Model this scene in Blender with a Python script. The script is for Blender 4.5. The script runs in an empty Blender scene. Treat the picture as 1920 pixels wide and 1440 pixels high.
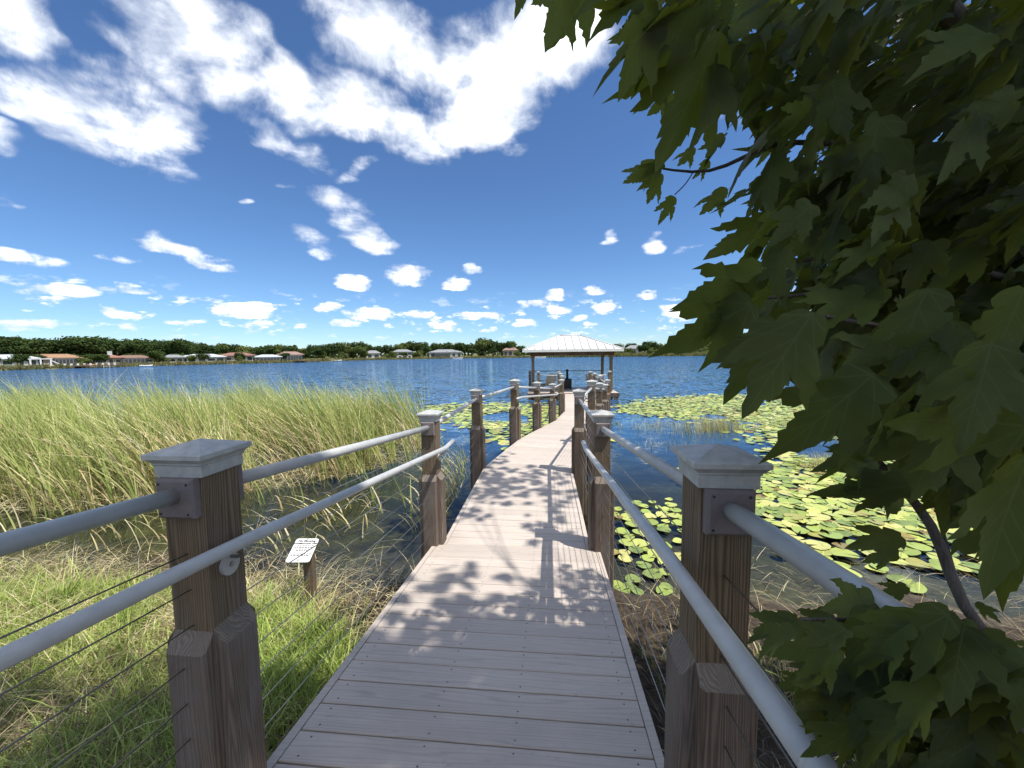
import bpy, math, random
import numpy as np
from mathutils import Vector, Matrix
R = math.radians
random.seed(7); rng = np.random.default_rng(7)
scene = bpy.context.scene
col = scene.collection

# ------------------------------------------------------------------ camera
F = 720.0; PITCH = math.atan(58/720); ROLL = R(0.65); H = 2.4
_f = np.array([0, math.cos(PITCH), -math.sin(PITCH)]); _u0 = np.array([0, math.sin(PITCH), math.cos(PITCH)]); _r0 = np.array([1., 0, 0])
_r = _r0*math.cos(ROLL)-_u0*math.sin(ROLL); _u = _u0*math.cos(ROLL)+_r0*math.sin(ROLL)
CAM = np.array([0, 0, H])
cd = bpy.data.cameras.new('camera'); cam = bpy.data.objects.new('camera', cd); col.objects.link(cam)
cd.sensor_width = 36; cd.lens = 36*F/1920; cd.clip_start = 0.02; cd.clip_end = 6000
m = Matrix.Identity(4)
for i in range(3):
    m[i][0] = _r[i]; m[i][1] = _u[i]; m[i][2] = -_f[i]; m[i][3] = CAM[i]
cam.matrix_world = m
scene.camera = cam
def ray(u, v): return _r*((u-960)/F)-_u*((v-720)/F)+_f
def onz(u, v, z):
    d = ray(u, v); return CAM+d*((z-H)/d[2])
def at(u, v, d): return CAM+ray(u, v)*d
def proj(p):
    q = np.asarray(p)-CAM; d = q@_f
    return 960+F*(q@_r)/d, 720-F*(q@_u)/d, d

# ------------------------------------------------------------------ world, sun, exposure
SUN = Vector((0.39, -0.24, 1.0)).normalized()
SKY_STRENGTH = 0.054; CLOUD = 0.80; SUN_STRENGTH = 2.7
scene.view_settings.view_transform = 'Standard'; scene.view_settings.look = 'None'
scene.view_settings.exposure = 1.27; scene.view_settings.gamma = 1.0
sl = bpy.data.lights.new('sun', 'SUN'); sl.energy = SUN_STRENGTH; sl.angle = R(0.53); sl.color = (1.0, 0.955, 0.88)
so = bpy.data.objects.new('sun', sl); col.objects.link(so)
so.rotation_euler = SUN.to_track_quat('Z', 'Y').to_euler(); so.location = SUN*60

class NT:
    def __init__(s, tree): s.t = tree; s.L = tree.links
    def n(s, typ, **kw):
        nd = s.t.nodes.new(typ)
        for k, v in kw.items():
            if k.startswith('i_'): s.set(nd.inputs[k[2:]], v)
            else: setattr(nd, k, v)
        return nd
    def set(s, sock, v):
        if hasattr(v, 'node'): s.L.new(v, sock)
        else: sock.default_value = v
    def math(s, op, a, b=None, c=None, clamp=False):
        nd = s.t.nodes.new('ShaderNodeMath'); nd.operation = op; nd.use_clamp = clamp
        for i, v in enumerate((a, b, c)):
            if v is not None: s.set(nd.inputs[i], v)
        return nd.outputs[0]
    def vmath(s, op, a, b=None, out=0, scale=None):
        nd = s.t.nodes.new('ShaderNodeVectorMath'); nd.operation = op
        s.set(nd.inputs[0], a)
        if b is not None: s.set(nd.inputs[1], b)
        if scale is not None: s.set(nd.inputs['Scale'], scale)
        return nd.outputs[out]
    def ramp(s, fac, stops, interp='LINEAR'):
        nd = s.t.nodes.new('ShaderNodeValToRGB'); s.L.new(fac, nd.inputs[0]); cr = nd.color_ramp; cr.interpolation = interp
        while len(cr.elements) < len(stops): cr.elements.new(0.5)
        for e, (p, c) in zip(cr.elements, stops):
            e.position = p; e.color = (*c, 1) if not isinstance(c, (int, float)) else (c, c, c, 1)
        return nd.outputs[0]
    def maprange(s, v, a, b, c=0., d=1., interp='SMOOTHSTEP'):
        nd = s.t.nodes.new('ShaderNodeMapRange'); nd.interpolation_type = interp
        for i, x in enumerate((v, a, b, c, d)): s.set(nd.inputs[i], x)
        return nd.outputs[0]
    def noise(s, vec, scale, detail=4, rough=0.55, dist=0., out=0, dim='3D'):
        nd = s.t.nodes.new('ShaderNodeTexNoise'); nd.noise_dimensions = dim
        if vec is not None: s.L.new(vec, nd.inputs['Vector'])
        nd.inputs['Scale'].default_value = scale; nd.inputs['Detail'].default_value = detail
        nd.inputs['Roughness'].default_value = rough; nd.inputs['Distortion'].default_value = dist
        return nd.outputs[out]
    def mix(s, f, a, b, blend='MIX'):
        nd = s.t.nodes.new('ShaderNodeMix'); nd.data_type = 'RGBA'; nd.blend_type = blend
        s.set(nd.inputs[0], f); s.set(nd.inputs[6], (*a, 1) if isinstance(a, tuple) and len(a) == 3 else a); s.set(nd.inputs[7], (*b, 1) if isinstance(b, tuple) and len(b) == 3 else b)
        return nd.outputs[2]

world = bpy.data.worlds.new('World'); scene.world = world; world.use_nodes = True
world.node_tree.nodes.clear(); W = NT(world.node_tree)
sky = W.n('ShaderNodeTexSky', sky_type='NISHITA', sun_disc=False)
sky.sun_elevation = math.asin(SUN.z); sky.sun_rotation = math.atan2(SUN.x, SUN.y)
sky.altitude = 0; sky.air_density = 0.9; sky.dust_density = 0.0; sky.ozone_density = 4.0
hs = W.n('ShaderNodeMix', data_type='RGBA', blend_type='MULTIPLY'); hs.inputs[0].default_value = 1.0; W.L.new(sky.outputs[0], hs.inputs[6]); hs.inputs[7].default_value = (0.75, 0.945, 1.14, 1)   # the phone's cool white balance
bg_sky = W.n('ShaderNodeBackground'); W.L.new(hs.outputs[2], bg_sky.inputs[0]); bg_sky.inputs[1].default_value = SKY_STRENGTH
tc = W.n('ShaderNodeTexCoord'); D0 = tc.outputs['Generated']
sep = W.n('ShaderNodeSeparateXYZ'); W.L.new(D0, sep.inputs[0])
zz = W.math('ADD', W.math('MAXIMUM', sep.outputs[2], 0.0), 0.10)
cx = W.math('DIVIDE', sep.outputs[0], zz); cy = W.math('DIVIDE', sep.outputs[1], zz)
cmb = W.n('ShaderNodeCombineXYZ'); W.L.new(cx, cmb.inputs[0]); W.L.new(cy, cmb.inputs[1]); PL = cmb.outputs[0]
# warp directions a little so that cloud outlines are ragged
wn = W.noise(PL, 1.6, 3, 0.6, 0, out=1)
wv = W.vmath('SUBTRACT', wn, (0.5, 0.5, 0.5))
amt = W.maprange(sep.outputs[2], 0.03, 0.5, 0.02, 0.20, 'LINEAR')
D = W.vmath('ADD', D0, W.vmath('SCALE', wv, scale=amt))
BL = [(30,40,110,62,30,1),(235,215,160,80,22,1.05),(130,215,130,50,18,.9),(300,290,85,36,32,.9),(15,265,55,28,25,.7),
(330,50,170,80,25,1.1),(430,75,90,60,20,1),(300,125,110,50,40,.9),(430,160,120,50,30,.9),(545,185,110,55,30,.85),(500,245,90,32,35,.75),
(700,50,135,80,25,1.1),(770,105,110,55,20,1),(700,205,120,60,25,.9),(765,262,105,45,15,.95),
(900,150,140,100,0,1.1),(1000,100,130,100,-10,1.2),(880,215,100,60,10,1),(935,250,70,32,30,.9),(1060,60,110,100,0,1.2),
(595,300,45,24,20,.55),(680,322,42,14,-20,.6),(550,365,28,15,5,.75),(585,447,48,20,20,.65),(650,400,70,34,35,.95),(705,450,42,24,25,.9),
(480,398,18,7,5,.6),(325,466,70,18,12,.9),(380,490,62,12,8,.85),(305,450,38,13,25,.75),(230,488,32,10,8,.6),(55,486,78,21,10,1),(8,390,36,12,0,.55),
(120,547,78,18,3,1),(250,545,42,10,10,.75),(235,586,54,11,8,.85),(70,604,75,8,0,.7),(462,584,80,15,0,1),(352,605,38,8,0,.8),
(660,527,37,16,14,1),(762,520,46,18,3,1.05),(855,533,26,11,0,.95),(888,507,20,14,0,.85),(614,575,26,13,0,.9),(692,588,44,13,0,1),(785,588,38,10,0,.9),(650,606,30,6,0,.7),
(895,590,48,10,0,.95),(995,569,26,10,0,.95),(1046,580,26,12,0,.95),(1042,556,22,7,0,.75),(1128,577,25,11,0,1),(1112,549,20,9,0,.8),(1086,598,17,7,0,.75),(985,606,27,9,0,.9),
(1145,447,18,10,0,.85),(1229,456,25,15,0,.85),(1290,467,23,10,0,.65),(1210,551,24,8,0,.9),(1275,585,42,16,0,1),(830,612,28,8,0,.8),(500,606,34,8,0,.75),(1400,215,50,36,0,.8),
(1700,150,120,60,20,.9),(1620,420,60,24,10,.8),(-120,170,120,60,20,.9),(-160,520,90,20,0,.9)]
acc = None
for (u, v, ru, rv, ro, w) in BL:
    c = ray(u, v); cl = np.linalg.norm(c); c = c/cl
    e1 = ray(u+math.cos(R(ro))*10, v+math.sin(R(ro))*10)-ray(u, v); e1 = e1-c*(e1@c); e1 /= np.linalg.norm(e1)
    e2 = np.cross(c, e1)
    # angular half sizes
    a1 = np.linalg.norm(np.cross(c, ray(u+math.cos(R(ro))*ru, v+math.sin(R(ro))*ru)))/np.linalg.norm(ray(u+math.cos(R(ro))*ru, v+math.sin(R(ro))*ru))
    a2 = np.linalg.norm(np.cross(c, ray(u-math.sin(R(ro))*rv, v+math.cos(R(ro))*rv)))/np.linalg.norm(ray(u-math.sin(R(ro))*rv, v+math.cos(R(ro))*rv))
    src = D
    x = W.vmath('DOT_PRODUCT', src, tuple(e1/a1), out=1); y = W.vmath('DOT_PRODUCT', src, tuple(e2/a2), out=1)
    r2 = W.math('MULTIPLY_ADD', x, x, W.math('MULTIPLY', y, y))
    b = W.math('MULTIPLY_ADD', r2, -0.68*w, w*.98)
    acc = b if acc is None else W.math('SMOOTH_MAX', acc, b, 0.25)
front = W.maprange(sep.outputs[1], 0.02, 0.18)
acc = W.math('MULTIPLY', W.math('MAXIMUM', acc, 0.0), front)
# the same broken cumulus goes on over the rest of the sky
big = W.noise(PL, 0.75, 3, 0.5)
out_of = W.math('MAXIMUM', W.maprange(sep.outputs[2], 0.66, 0.76), W.math('SUBTRACT', 1.0, front))
gen = W.math('MULTIPLY', W.maprange(big, 0.40, 0.58), out_of)
acc = W.math('MAXIMUM', acc, gen)
fb = W.math('ADD', W.math('MULTIPLY', W.noise(PL, 2.6, 4, 0.6, 0.2), 0.55), W.math('MULTIPLY', W.noise(D0, 9.0, 7, 0.66, 0.3), 0.45))
fb2 = W.noise(D0, 26, 4, 0.6)
lowm = W.maprange(sep.outputs[2], 0.10, 0.30)
fbm = W.math('ADD', W.math('MULTIPLY', fb, lowm), W.math('MULTIPLY', fb2, W.math('SUBTRACT', 1.0, lowm)))
den = W.math('MULTIPLY_ADD', W.math('SUBTRACT', fbm, 0.5), W.maprange(sep.outputs[2], 0.1, 0.3, 2.4, 4.2), acc)
hz = W.math('MULTIPLY', W.maprange(sep.outputs[2], 0.015, 0.07), W.math('SUBTRACT', 1.0, W.maprange(sep.outputs[2], 0.09, 0.16)))
puff = W.noise(W.vmath('MULTIPLY', D0, (1, 1, 2.6)), 22, 4, 0.6)
den = W.math('MAXIMUM', den, W.math('MULTIPLY', W.maprange(puff, 0.545, 0.66, 0, 0.85), hz))
cov = W.math('MULTIPLY', W.maprange(den, 0.16, W.maprange(sep.outputs[2], 0.12, 0.3, 0.80, 1.2)), W.maprange(acc, 0.0, 0.35, 0.0, 1.0))
cov = W.math('MAXIMUM', cov, W.math('MULTIPLY', W.maprange(puff, 0.545, 0.66, 0, 0.8), hz))
shade = W.math('MULTIPLY_ADD', den, .16, W.math('MULTIPLY', W.noise(PL, 4.0, 4, 0.65), .8))
ccol = W.mix(W.maprange(shade, 0.38, 0.74), (0.46, 0.50, 0.57), (1.0, 1.0, 1.0))
bg_c = W.n('ShaderNodeBackground'); W.L.new(ccol, bg_c.inputs[0]); bg_c.inputs[1].default_value = CLOUD
mx = W.n('ShaderNodeMixShader'); W.L.new(W.math('MULTIPLY', cov, 0.97), mx.inputs[0]); W.L.new(bg_sky.outputs[0], mx.inputs[1]); W.L.new(bg_c.outputs[0], mx.inputs[2])
wo = W.n('ShaderNodeOutputWorld'); W.L.new(mx.outputs[0], wo.inputs[0])
world.cycles.sampling_method = 'MANUAL'; world.cycles.sample_map_resolution = 512
try:
    scene.cycles.use_denoising = True; scene.cycles.max_bounces = 8; scene.cycles.transparent_max_bounces = 12
    scene.cycles.caustics_reflective = False; scene.cycles.caustics_refractive = False
except Exception: pass

# ------------------------------------------------------------------ helpers
class MB:
    def __init__(s): s.v = []; s.f = []
    def add(s, vs, fs):
        o = len(s.v); s.v += [tuple(map(float, p)) for p in vs]; s.f += [tuple(i+o for i in f) for f in fs]; return s
    def box(s, c, sz, rz=0.):
        x, y, z = sz[0]/2, sz[1]/2, sz[2]/2; ca, sa = math.cos(rz), math.sin(rz)
        vs = [(c[0]+a*ca-b*sa, c[1]+a*sa+b*ca, c[2]+d) for d in (-z, z) for (a, b) in ((-x, -y), (x, -y), (x, y), (-x, y))]
        return s.add(vs, [(3, 2, 1, 0), (4, 5, 6, 7), (0, 1, 5, 4), (1, 2, 6, 5), (2, 3, 7, 6), (3, 0, 4, 7)])
    def beam(s, a, b, w, h):
        a, b = Vector(a), Vector(b); t = (b-a).normalized(); up = Vector((0, 0, 1))
        if abs(t.z) > .95: up = Vector((0, 1, 0))
        r = t.cross(up).normalized(); n = r.cross(t)
        vs = [p+r*x*w/2+n*y*h/2 for p in (a, b) for (x, y) in ((-1, -1), (1, -1), (1, 1), (-1, 1))]
        return s.add(vs, [(0, 1, 2, 3), (7, 6, 5, 4), (0, 4, 5, 1), (1, 5, 6, 2), (2, 6, 7, 3), (3, 7, 4, 0)])
    def tube(s, pts, rad, n=10, cap=True):
        pts = [Vector(p) for p in pts]; k = len(pts)
        if not hasattr(rad, '__len__'): rad = [rad]*k
        t0 = (pts[1]-pts[0]).normalized(); ref = Vector((0, 0, 1)) if abs(t0.z) < .9 else Vector((1, 0, 0))
        vs = []
        for i in range(k):
            t = (pts[min(i+1, k-1)]-pts[max(i-1, 0)]).normalized(); r = t.cross(ref).normalized(); b = r.cross(t)
            for j in range(n):
                a = 2*math.pi*j/n; vs.append(pts[i]+(r*math.cos(a)+b*math.sin(a))*rad[i])
        fs = [(i*n+j, i*n+(j+1) % n, (i+1)*n+(j+1) % n, (i+1)*n+j) for i in range(k-1) for j in range(n)]
        if cap: fs += [tuple(range(n-1, -1, -1)), tuple((k-1)*n+j for j in range(n))]
        return s.add(vs, fs)
    def loft(s, rings, cap=True):
        n = len(rings[0]); vs = [p for r in rings for p in r]
        fs = [(i*n+j, i*n+(j+1) % n, (i+1)*n+(j+1) % n, (i+1)*n+j) for i in range(len(rings)-1) for j in range(n)]
        if cap: fs += [tuple(range(n-1, -1, -1)), tuple((len(rings)-1)*n+j for j in range(n))]
        return s.add(vs, fs)
    def mesh(s, name, mat=None, smooth=False):
        me = bpy.data.meshes.new(name); me.from_pydata(s.v, [], s.f); me.update()
        if mat: me.materials.append(mat)
        if smooth: me.polygons.foreach_set('use_smooth', [True]*len(me.polygons))
        return me
    def build(s, name, mat, parent=None, smooth=False, loc=None, rz=None, bevel=0):
        return link(name, s.mesh(name, mat, smooth), parent, loc, rz, bevel)
def link(name, me, parent=None, loc=None, rz=None, bevel=0):
    o = bpy.data.objects.new(name, me); col.objects.link(o)
    if parent: o.parent = parent
    if loc is not None: o.location = loc
    if rz is not None: o.rotation_euler = (0, 0, rz)
    if bevel:
        b = o.modifiers.new('bevel', 'BEVEL'); b.width = bevel; b.segments = 2; b.limit_method = 'ANGLE'; b.angle_limit = R(35)
    return o
def empty(name, loc=(0, 0, 0), rz=0.):
    o = bpy.data.objects.new(name, None); col.objects.link(o); o.location = loc; o.rotation_euler = (0, 0, rz); o.empty_display_size = .2; return o
def tag(o, label=None, cat=None, group=None, kind=None):
    if label: o['label'] = label
    if cat: o['category'] = cat
    if group: o['group'] = group
    if kind: o['kind'] = kind
    return o
def np_mesh(name, V, Fq, mat, colr=None, uv=None, smooth=False):
    """V (n,3), Fq (m,3 or 4) -> mesh; colr (n,3) optional point colours; uv (n,2) per vertex"""
    me = bpy.data.meshes.new(name); V = np.ascontiguousarray(V, np.float32); Fq = np.ascontiguousarray(Fq, np.int32)
    k = Fq.shape[1]; me.vertices.add(len(V)); me.vertices.foreach_set('co', V.ravel())
    me.loops.add(Fq.size); me.loops.foreach_set('vertex_index', Fq.ravel())
    me.polygons.add(len(Fq)); me.polygons.foreach_set('loop_start', np.arange(0, Fq.size, k, dtype=np.int32))
    me.polygons.foreach_set('loop_total', np.full(len(Fq), k, np.int32))
    if smooth: me.polygons.foreach_set('use_smooth', np.ones(len(Fq), bool))
    if colr is not None:
        a = me.color_attributes.new('tone', 'FLOAT_COLOR', 'POINT')
        a.data.foreach_set('color', np.c_[colr, np.ones(len(V))].astype(np.float32).ravel())
    if uv is not None:
        l = me.uv_layers.new(name='UVMap'); l.data.foreach_set('uv', uv[Fq.ravel()].astype(np.float32).ravel())
    me.update(calc_edges=True); me.validate()
    if mat: me.materials.append(mat)
    return me

# ------------------------------------------------------------------ materials
def newmat(name):
    mt = bpy.data.materials.new(name); mt.use_nodes = True; nt = mt.node_tree; nt.nodes.clear(); t = NT(nt)
    out = t.n('ShaderNodeOutputMaterial'); return mt, t, out
def principled(t, out, colr, rough=.6, bump=None, bstr=.3, bdist=.01, spec=.4, metal=0.):
    p = t.n('ShaderNodeBsdfPrincipled'); t.set(p.inputs['Base Color'], (*colr, 1) if isinstance(colr, tuple) else colr)
    t.set(p.inputs['Roughness'], rough); p.inputs['Specular IOR Level'].default_value = spec; p.inputs['Metallic'].default_value = metal
    if bump is not None:
        b = t.n('ShaderNodeBump'); b.inputs['Strength'].default_value = bstr; b.inputs['Distance'].default_value = bdist
        t.L.new(bump, b.inputs['Height']); t.L.new(b.outputs[0], p.inputs['Normal'])
    t.L.new(p.outputs[0], out.inputs[0]); return p
def objvec(t, scale, rnd=True):
    tcn = t.n('ShaderNodeTexCoord'); v = tcn.outputs['Object']
    if rnd:
        oi = t.n('ShaderNodeObjectInfo'); v = t.vmath('ADD', v, t.vmath('SCALE', (7.3, 5.1, 9.7), scale=t.math('MULTIPLY', oi.outputs['Random'], 40.)))
    return t.vmath('MULTIPLY', v, scale)
def plain(name, c, rough=.6, var=.15, sc=6., spec=.4, metal=0., bstr=.1, bdist=.005):
    mt, t, out = newmat(name); v = objvec(t, (1, 1, 1))
    n1 = t.noise(v, sc, 6, .65); d = tuple(x*(1-var) for x in c); b = tuple(min(1, x*(1+var)) for x in c)
    principled(t, out, t.ramp(n1, [(.3, d), (.7, b)]), rough, n1, bstr, bdist, spec, metal); return mt
def wood(name, dark, mid, light, axis=2, grey=(.28, .26, .25), greyamt=.45, endgrain=False):
    mt, t, out = newmat(name)
    sc = [9., 9., 9.]; sc[axis] = 0.55
    v = objvec(t, tuple(sc))
    dn = t.noise(v, .9, 3, .5, 0, out=1)
    v2 = t.vmath('ADD', v, t.vmath('SCALE', t.vmath('SUBTRACT', dn, (.5, .5, .5)), scale=1.0))
    rings = t.n('ShaderNodeTexWave', wave_type='RINGS', rings_direction='Z' if axis == 2 else 'X'); t.L.new(v2, rings.inputs['Vector'])
    rings.inputs['Scale'].default_value = 4.6; rings.inputs['Distortion'].default_value = 1.3; rings.inputs['Detail'].default_value = 3; rings.inputs['Detail Scale'].default_value = 1.2
    sc2 = [70., 70., 70.]; sc2[axis] = 2.2
    fine = t.noise(objvec(t, tuple(sc2)), 1., 4, .7)
    big_ = t.noise(objvec(t, tuple(x*.5 for x in sc)), 1., 4, .6)
    g = t.math('ADD', t.math('ADD', t.math('MULTIPLY', rings.outputs[1], .34), t.math('MULTIPLY', fine, .5)), t.math('MULTIPLY', big_, .32))
    c = t.ramp(g, [(.22, dark), (.5, mid), (.82, light)])
    wn_ = t.noise(objvec(t, (2.5, 2.5, 1.2)), 1., 5, .65)
    c = t.mix(t.math('MULTIPLY', t.maprange(wn_, .42, .68), greyamt), c, t.mix(fine, tuple(x*.6 for x in grey), grey))
    if endgrain:   # sawn tops, weathered pale
        ge = t.n('ShaderNodeNewGeometry'); sz_ = t.n('ShaderNodeSeparateXYZ'); t.L.new(ge.outputs['Normal'], sz_.inputs[0])
        c = t.mix(t.maprange(sz_.outputs[2], .35, .5), c, t.mix(g, (.055, .042, .034), (.27, .225, .185)))
    principled(t, out, c, t.maprange(fine, .2, .8, .65, .9), g, .55, .006, .25); return mt

M = {}
M['post'] = wood('post_wood', (.030, .019, .011), (.12, .084, .05), (.205, .15, .098), grey=(.24, .215, .195), greyamt=.5)
M['block'] = wood('block_wood', (.034, .022, .016), (.105, .074, .054), (.18, .135, .102), grey=(.23, .205, .19), greyamt=.6, endgrain=True)
M['beam'] = wood('beam_wood', (.03, .016, .01), (.085, .045, .03), (.14, .085, .06), axis=0, greyamt=.3)
M['chair'] = wood('chair_wood', (.16, .13, .10), (.30, .26, .21), (.42, .38, .33), greyamt=.4)
M['cap'] = plain('cap_vinyl', (.38, .385, .375), .55, .2, 26., .35, bstr=.15, bdist=.002)
M['rail'] = plain('rail_pipe', (.42, .425, .42), .36, .13, 9., .5, bstr=.03)
M['bracket'] = plain('bracket_composite', (.17, .145, .145), .7, .12, 30., .3)
M['disc'] = plain('disc_grey', (.42, .41, .41), .5, .08, 12.)
M['steel'] = plain('cable_steel', (.33, .32, .30), .38, .1, 40., .5, .85)
M['screw'] = plain('screw_dark', (.03, .028, .026), .5, .1, 10., .5, .3)
M['white'] = plain('white_paint', (.62, .62, .60), .5, .05, 4.)
M['black'] = plain('black_metal', (.012, .012, .013), .45, .1, 8.)
M['black_line'] = plain('sign_ink', (.03, .03, .035), .6, .05, 8.)
def deck_mat():
    mt, t, out = newmat('composite_deck')
    fine = t.noise(objvec(t, (3.2, 75., 40.)), 1., 5, .7)
    v = objvec(t, (.55, 7.5, 3.)); dn = t.noise(v, 1.2, 2, .5, 0, out=1)
    v = t.vmath('ADD', v, t.vmath('SCALE', t.vmath('SUBTRACT', dn, (.5, .5, .5)), scale=.9))
    wv_ = t.n('ShaderNodeTexWave', wave_type='RINGS', rings_direction='X'); t.L.new(v, wv_.inputs['Vector']); wv_.inputs['Scale'].default_value = 2.6
    wv_.inputs['Distortion'].default_value = 2.2; wv_.inputs['Detail'].default_value = 2
    lines = t.maprange(wv_.outputs[1], .0, .22, 1., 0.)
    spots = t.maprange(t.noise(objvec(t, (9., 26., 20.)), 1.6, 6, .75), .56, .70)
    wide = t.noise(objvec(t, (1.5, 4, 4)), 1.0, 4, .6)
    oi = t.n('ShaderNodeObjectInfo')
    c = t.ramp(fine, [(.25, (.43, .368, .315)), (.75, (.56, .488, .425))])
    c = t.mix(t.math('MULTIPLY', lines, .30), c, (.25, .215, .19))
    c = t.mix(t.math('MULTIPLY', spots, t.maprange(wide, .42, .62, .05, .5)), c, (.22, .19, .175))
    c = t.mix(1.0, c, t.ramp(oi.outputs['Random'], [(0, .90), (1, 1.05)]), 'MULTIPLY')
    # screw heads in pairs over the joists
    s = t.n('ShaderNodeSeparateXYZ'); tcn = t.n('ShaderNodeTexCoord'); t.L.new(tcn.outputs['Object'], s.inputs[0])
    ax = t.math('ABSOLUTE', s.outputs[0]); ay = t.math('ABSOLUTE', s.outputs[1])
    dx = t.math('MINIMUM', t.math('ABSOLUTE', t.math('SUBTRACT', ax, .66)), t.math('ABSOLUTE', t.math('SUBTRACT', ax, .18)))
    dy = t.math('SUBTRACT', ay, .042)
    dd = t.math('SQRT', t.math('MULTIPLY_ADD', dx, dx, t.math('MULTIPLY', dy, dy)))
    c = t.mix(t.math('LESS_THAN', dd, .0042), c, (.05, .045, .045))
    ge = t.n('ShaderNodeNewGeometry'); vo = t.n('ShaderNodeTexVoronoi'); t.L.new(ge.outputs['Position'], vo.inputs['Vector']); vo.inputs['Scale'].default_value = 2.6
    sr = t.n('ShaderNodeSeparateXYZ'); t.L.new(vo.outputs['Color'], sr.inputs[0])
    drop_ = t.math('MULTIPLY', t.math('LESS_THAN', t.math('ADD', vo.outputs['Distance'], t.math('MULTIPLY', fine, .02)), t.math('MULTIPLY_ADD', sr.outputs[1], .022, .014)), t.math('GREATER_THAN', sr.outputs[0], .45))
    c = t.mix(t.math('MULTIPLY', drop_, .8), c, (.62, .60, .56))
    stain = t.noise(ge.outputs['Position'], 1.1, 6, .7); c = t.mix(t.maprange(stain, .45, .72, 0., .35), c, (.30, .265, .235))
    principled(t, out, c, t.maprange(fine, .3, .7, .5, .72), fine, .25, .002, .35); return mt
M['deck'] = deck_mat()
def ground_mat():
    mt, t, out = newmat('bank_and_bed'); g = t.n('ShaderNodeNewGeometry'); P = g.outputs['Position']
    s = t.n('ShaderNodeSeparateXYZ'); t.L.new(P, s.inputs[0])
    n1 = t.noise(P, 1.3, 8, .65); n2 = t.noise(P, 14., 6, .7); n3 = t.noise(t.vmath('MULTIPLY', P, (3, 9, 3)), 3., 6, .7, .8)
    soil = t.ramp(n2, [(.3, (.020, .015, .010)), (.55, (.058, .043, .028)), (.75, (.12, .095, .062))])
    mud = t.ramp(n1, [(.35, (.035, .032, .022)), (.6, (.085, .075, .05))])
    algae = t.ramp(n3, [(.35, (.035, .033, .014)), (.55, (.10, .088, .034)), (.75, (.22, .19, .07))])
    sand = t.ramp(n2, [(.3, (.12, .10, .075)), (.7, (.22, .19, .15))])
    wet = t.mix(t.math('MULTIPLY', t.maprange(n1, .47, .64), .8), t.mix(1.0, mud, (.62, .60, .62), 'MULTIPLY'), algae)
    rt = t.math('MULTIPLY', t.maprange(s.outputs[0], .6, 1.6), t.maprange(s.outputs[1], 3.2, 5.2, 1., 0.))
    wet = t.mix(t.math('MULTIPLY', rt, t.maprange(n3, .35, .6, .9, .3)), wet, sand)
    c = t.mix(t.maprange(s.outputs[2], -.02, .04), wet, soil)
    principled(t, out, c, .85, n2, .8, .03, .2); return mt
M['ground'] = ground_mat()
def lake_mat():
    mt, t, out = newmat('lake_water'); g = t.n('ShaderNodeNewGeometry'); P = g.outputs['Position']
    s = t.n('ShaderNodeSeparateXYZ'); t.L.new(P, s.inputs[0]); y = s.outputs[1]
    open_ = t.maprange(y, 8., 17.)
    a = t.noise(t.vmath('MULTIPLY', P, (.8, 1.5, 1)), 1.5, 3, .55, .3); b = t.noise(t.vmath('MULTIPLY', P, (.75, 1.3, 1)), 5.5, 4, .6, .2); c = t.noise(P, .16, 3, .6)
    h = t.math('ADD', t.math('MULTIPLY', a, t.maprange(c, .35, .65, .7, 1.5)), t.math('MULTIPLY', b, .32))
    na = t.noise(t.vmath('MULTIPLY', P, (.75, 1.4, 1)), 1.9, 3, .6, .3, out=1); nb = t.noise(t.vmath('MULTIPLY', P, (.6, 1.3, 1)), 6., 3, .6, .2, out=1)
    nv = t.vmath('ADD', t.vmath('SUBTRACT', na, (.5, .5, .5)), t.vmath('SCALE', t.vmath('SUBTRACT', nb, (.5, .5, .5)), scale=.7))
    nv = t.vmath('MULTIPLY', nv, (1, 1, 0)); amp = t.math('MULTIPLY', t.math('MULTIPLY', t.maprange(y, 6., 20.,   .06, 1.0), t.maprange(y, 30., 120., 1., 2.4)), t.maprange(c, .35, .65, .75, 1.25))
    N = t.vmath('NORMALIZE', t.vmath('ADD', t.vmath('SCALE', nv, scale=amp), (0, 0, 1)))
    fr = t.n('ShaderNodeFresnel'); fr.inputs['IOR'].default_value = 1.333; t.L.new(N, fr.inputs['Normal'])
    gl = t.n('ShaderNodeBsdfGlossy'); gl.inputs['Roughness'].default_value = .05; t.L.new(N, gl.inputs['Normal']); gl.inputs['Color'].default_value = (.84, .95, 1, 1)
    tr = t.n('ShaderNodeBsdfTransparent'); tr.inputs[0].default_value = (.72, .78, .66, 1)
    df = t.n('ShaderNodeBsdfDiffuse'); df.inputs[0].default_value = (.030, .090, .20, 1)
    body = t.n('ShaderNodeMixShader'); t.L.new(t.maprange(t.math('MULTIPLY_ADD', c, 2., y), 6.5, 15.), body.inputs[0]); t.L.new(tr.outputs[0], body.inputs[1]); t.L.new(df.outputs[0], body.inputs[2])
    mxs = t.n('ShaderNodeMixShader'); t.L.new(fr.outputs[0], mxs.inputs[0]); t.L.new(body.outputs[0], mxs.inputs[1]); t.L.new(gl.outputs[0], mxs.inputs[2])
    t.L.new(mxs.outputs[0], out.inputs[0]); return mt
M['lake'] = lake_mat()
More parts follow.
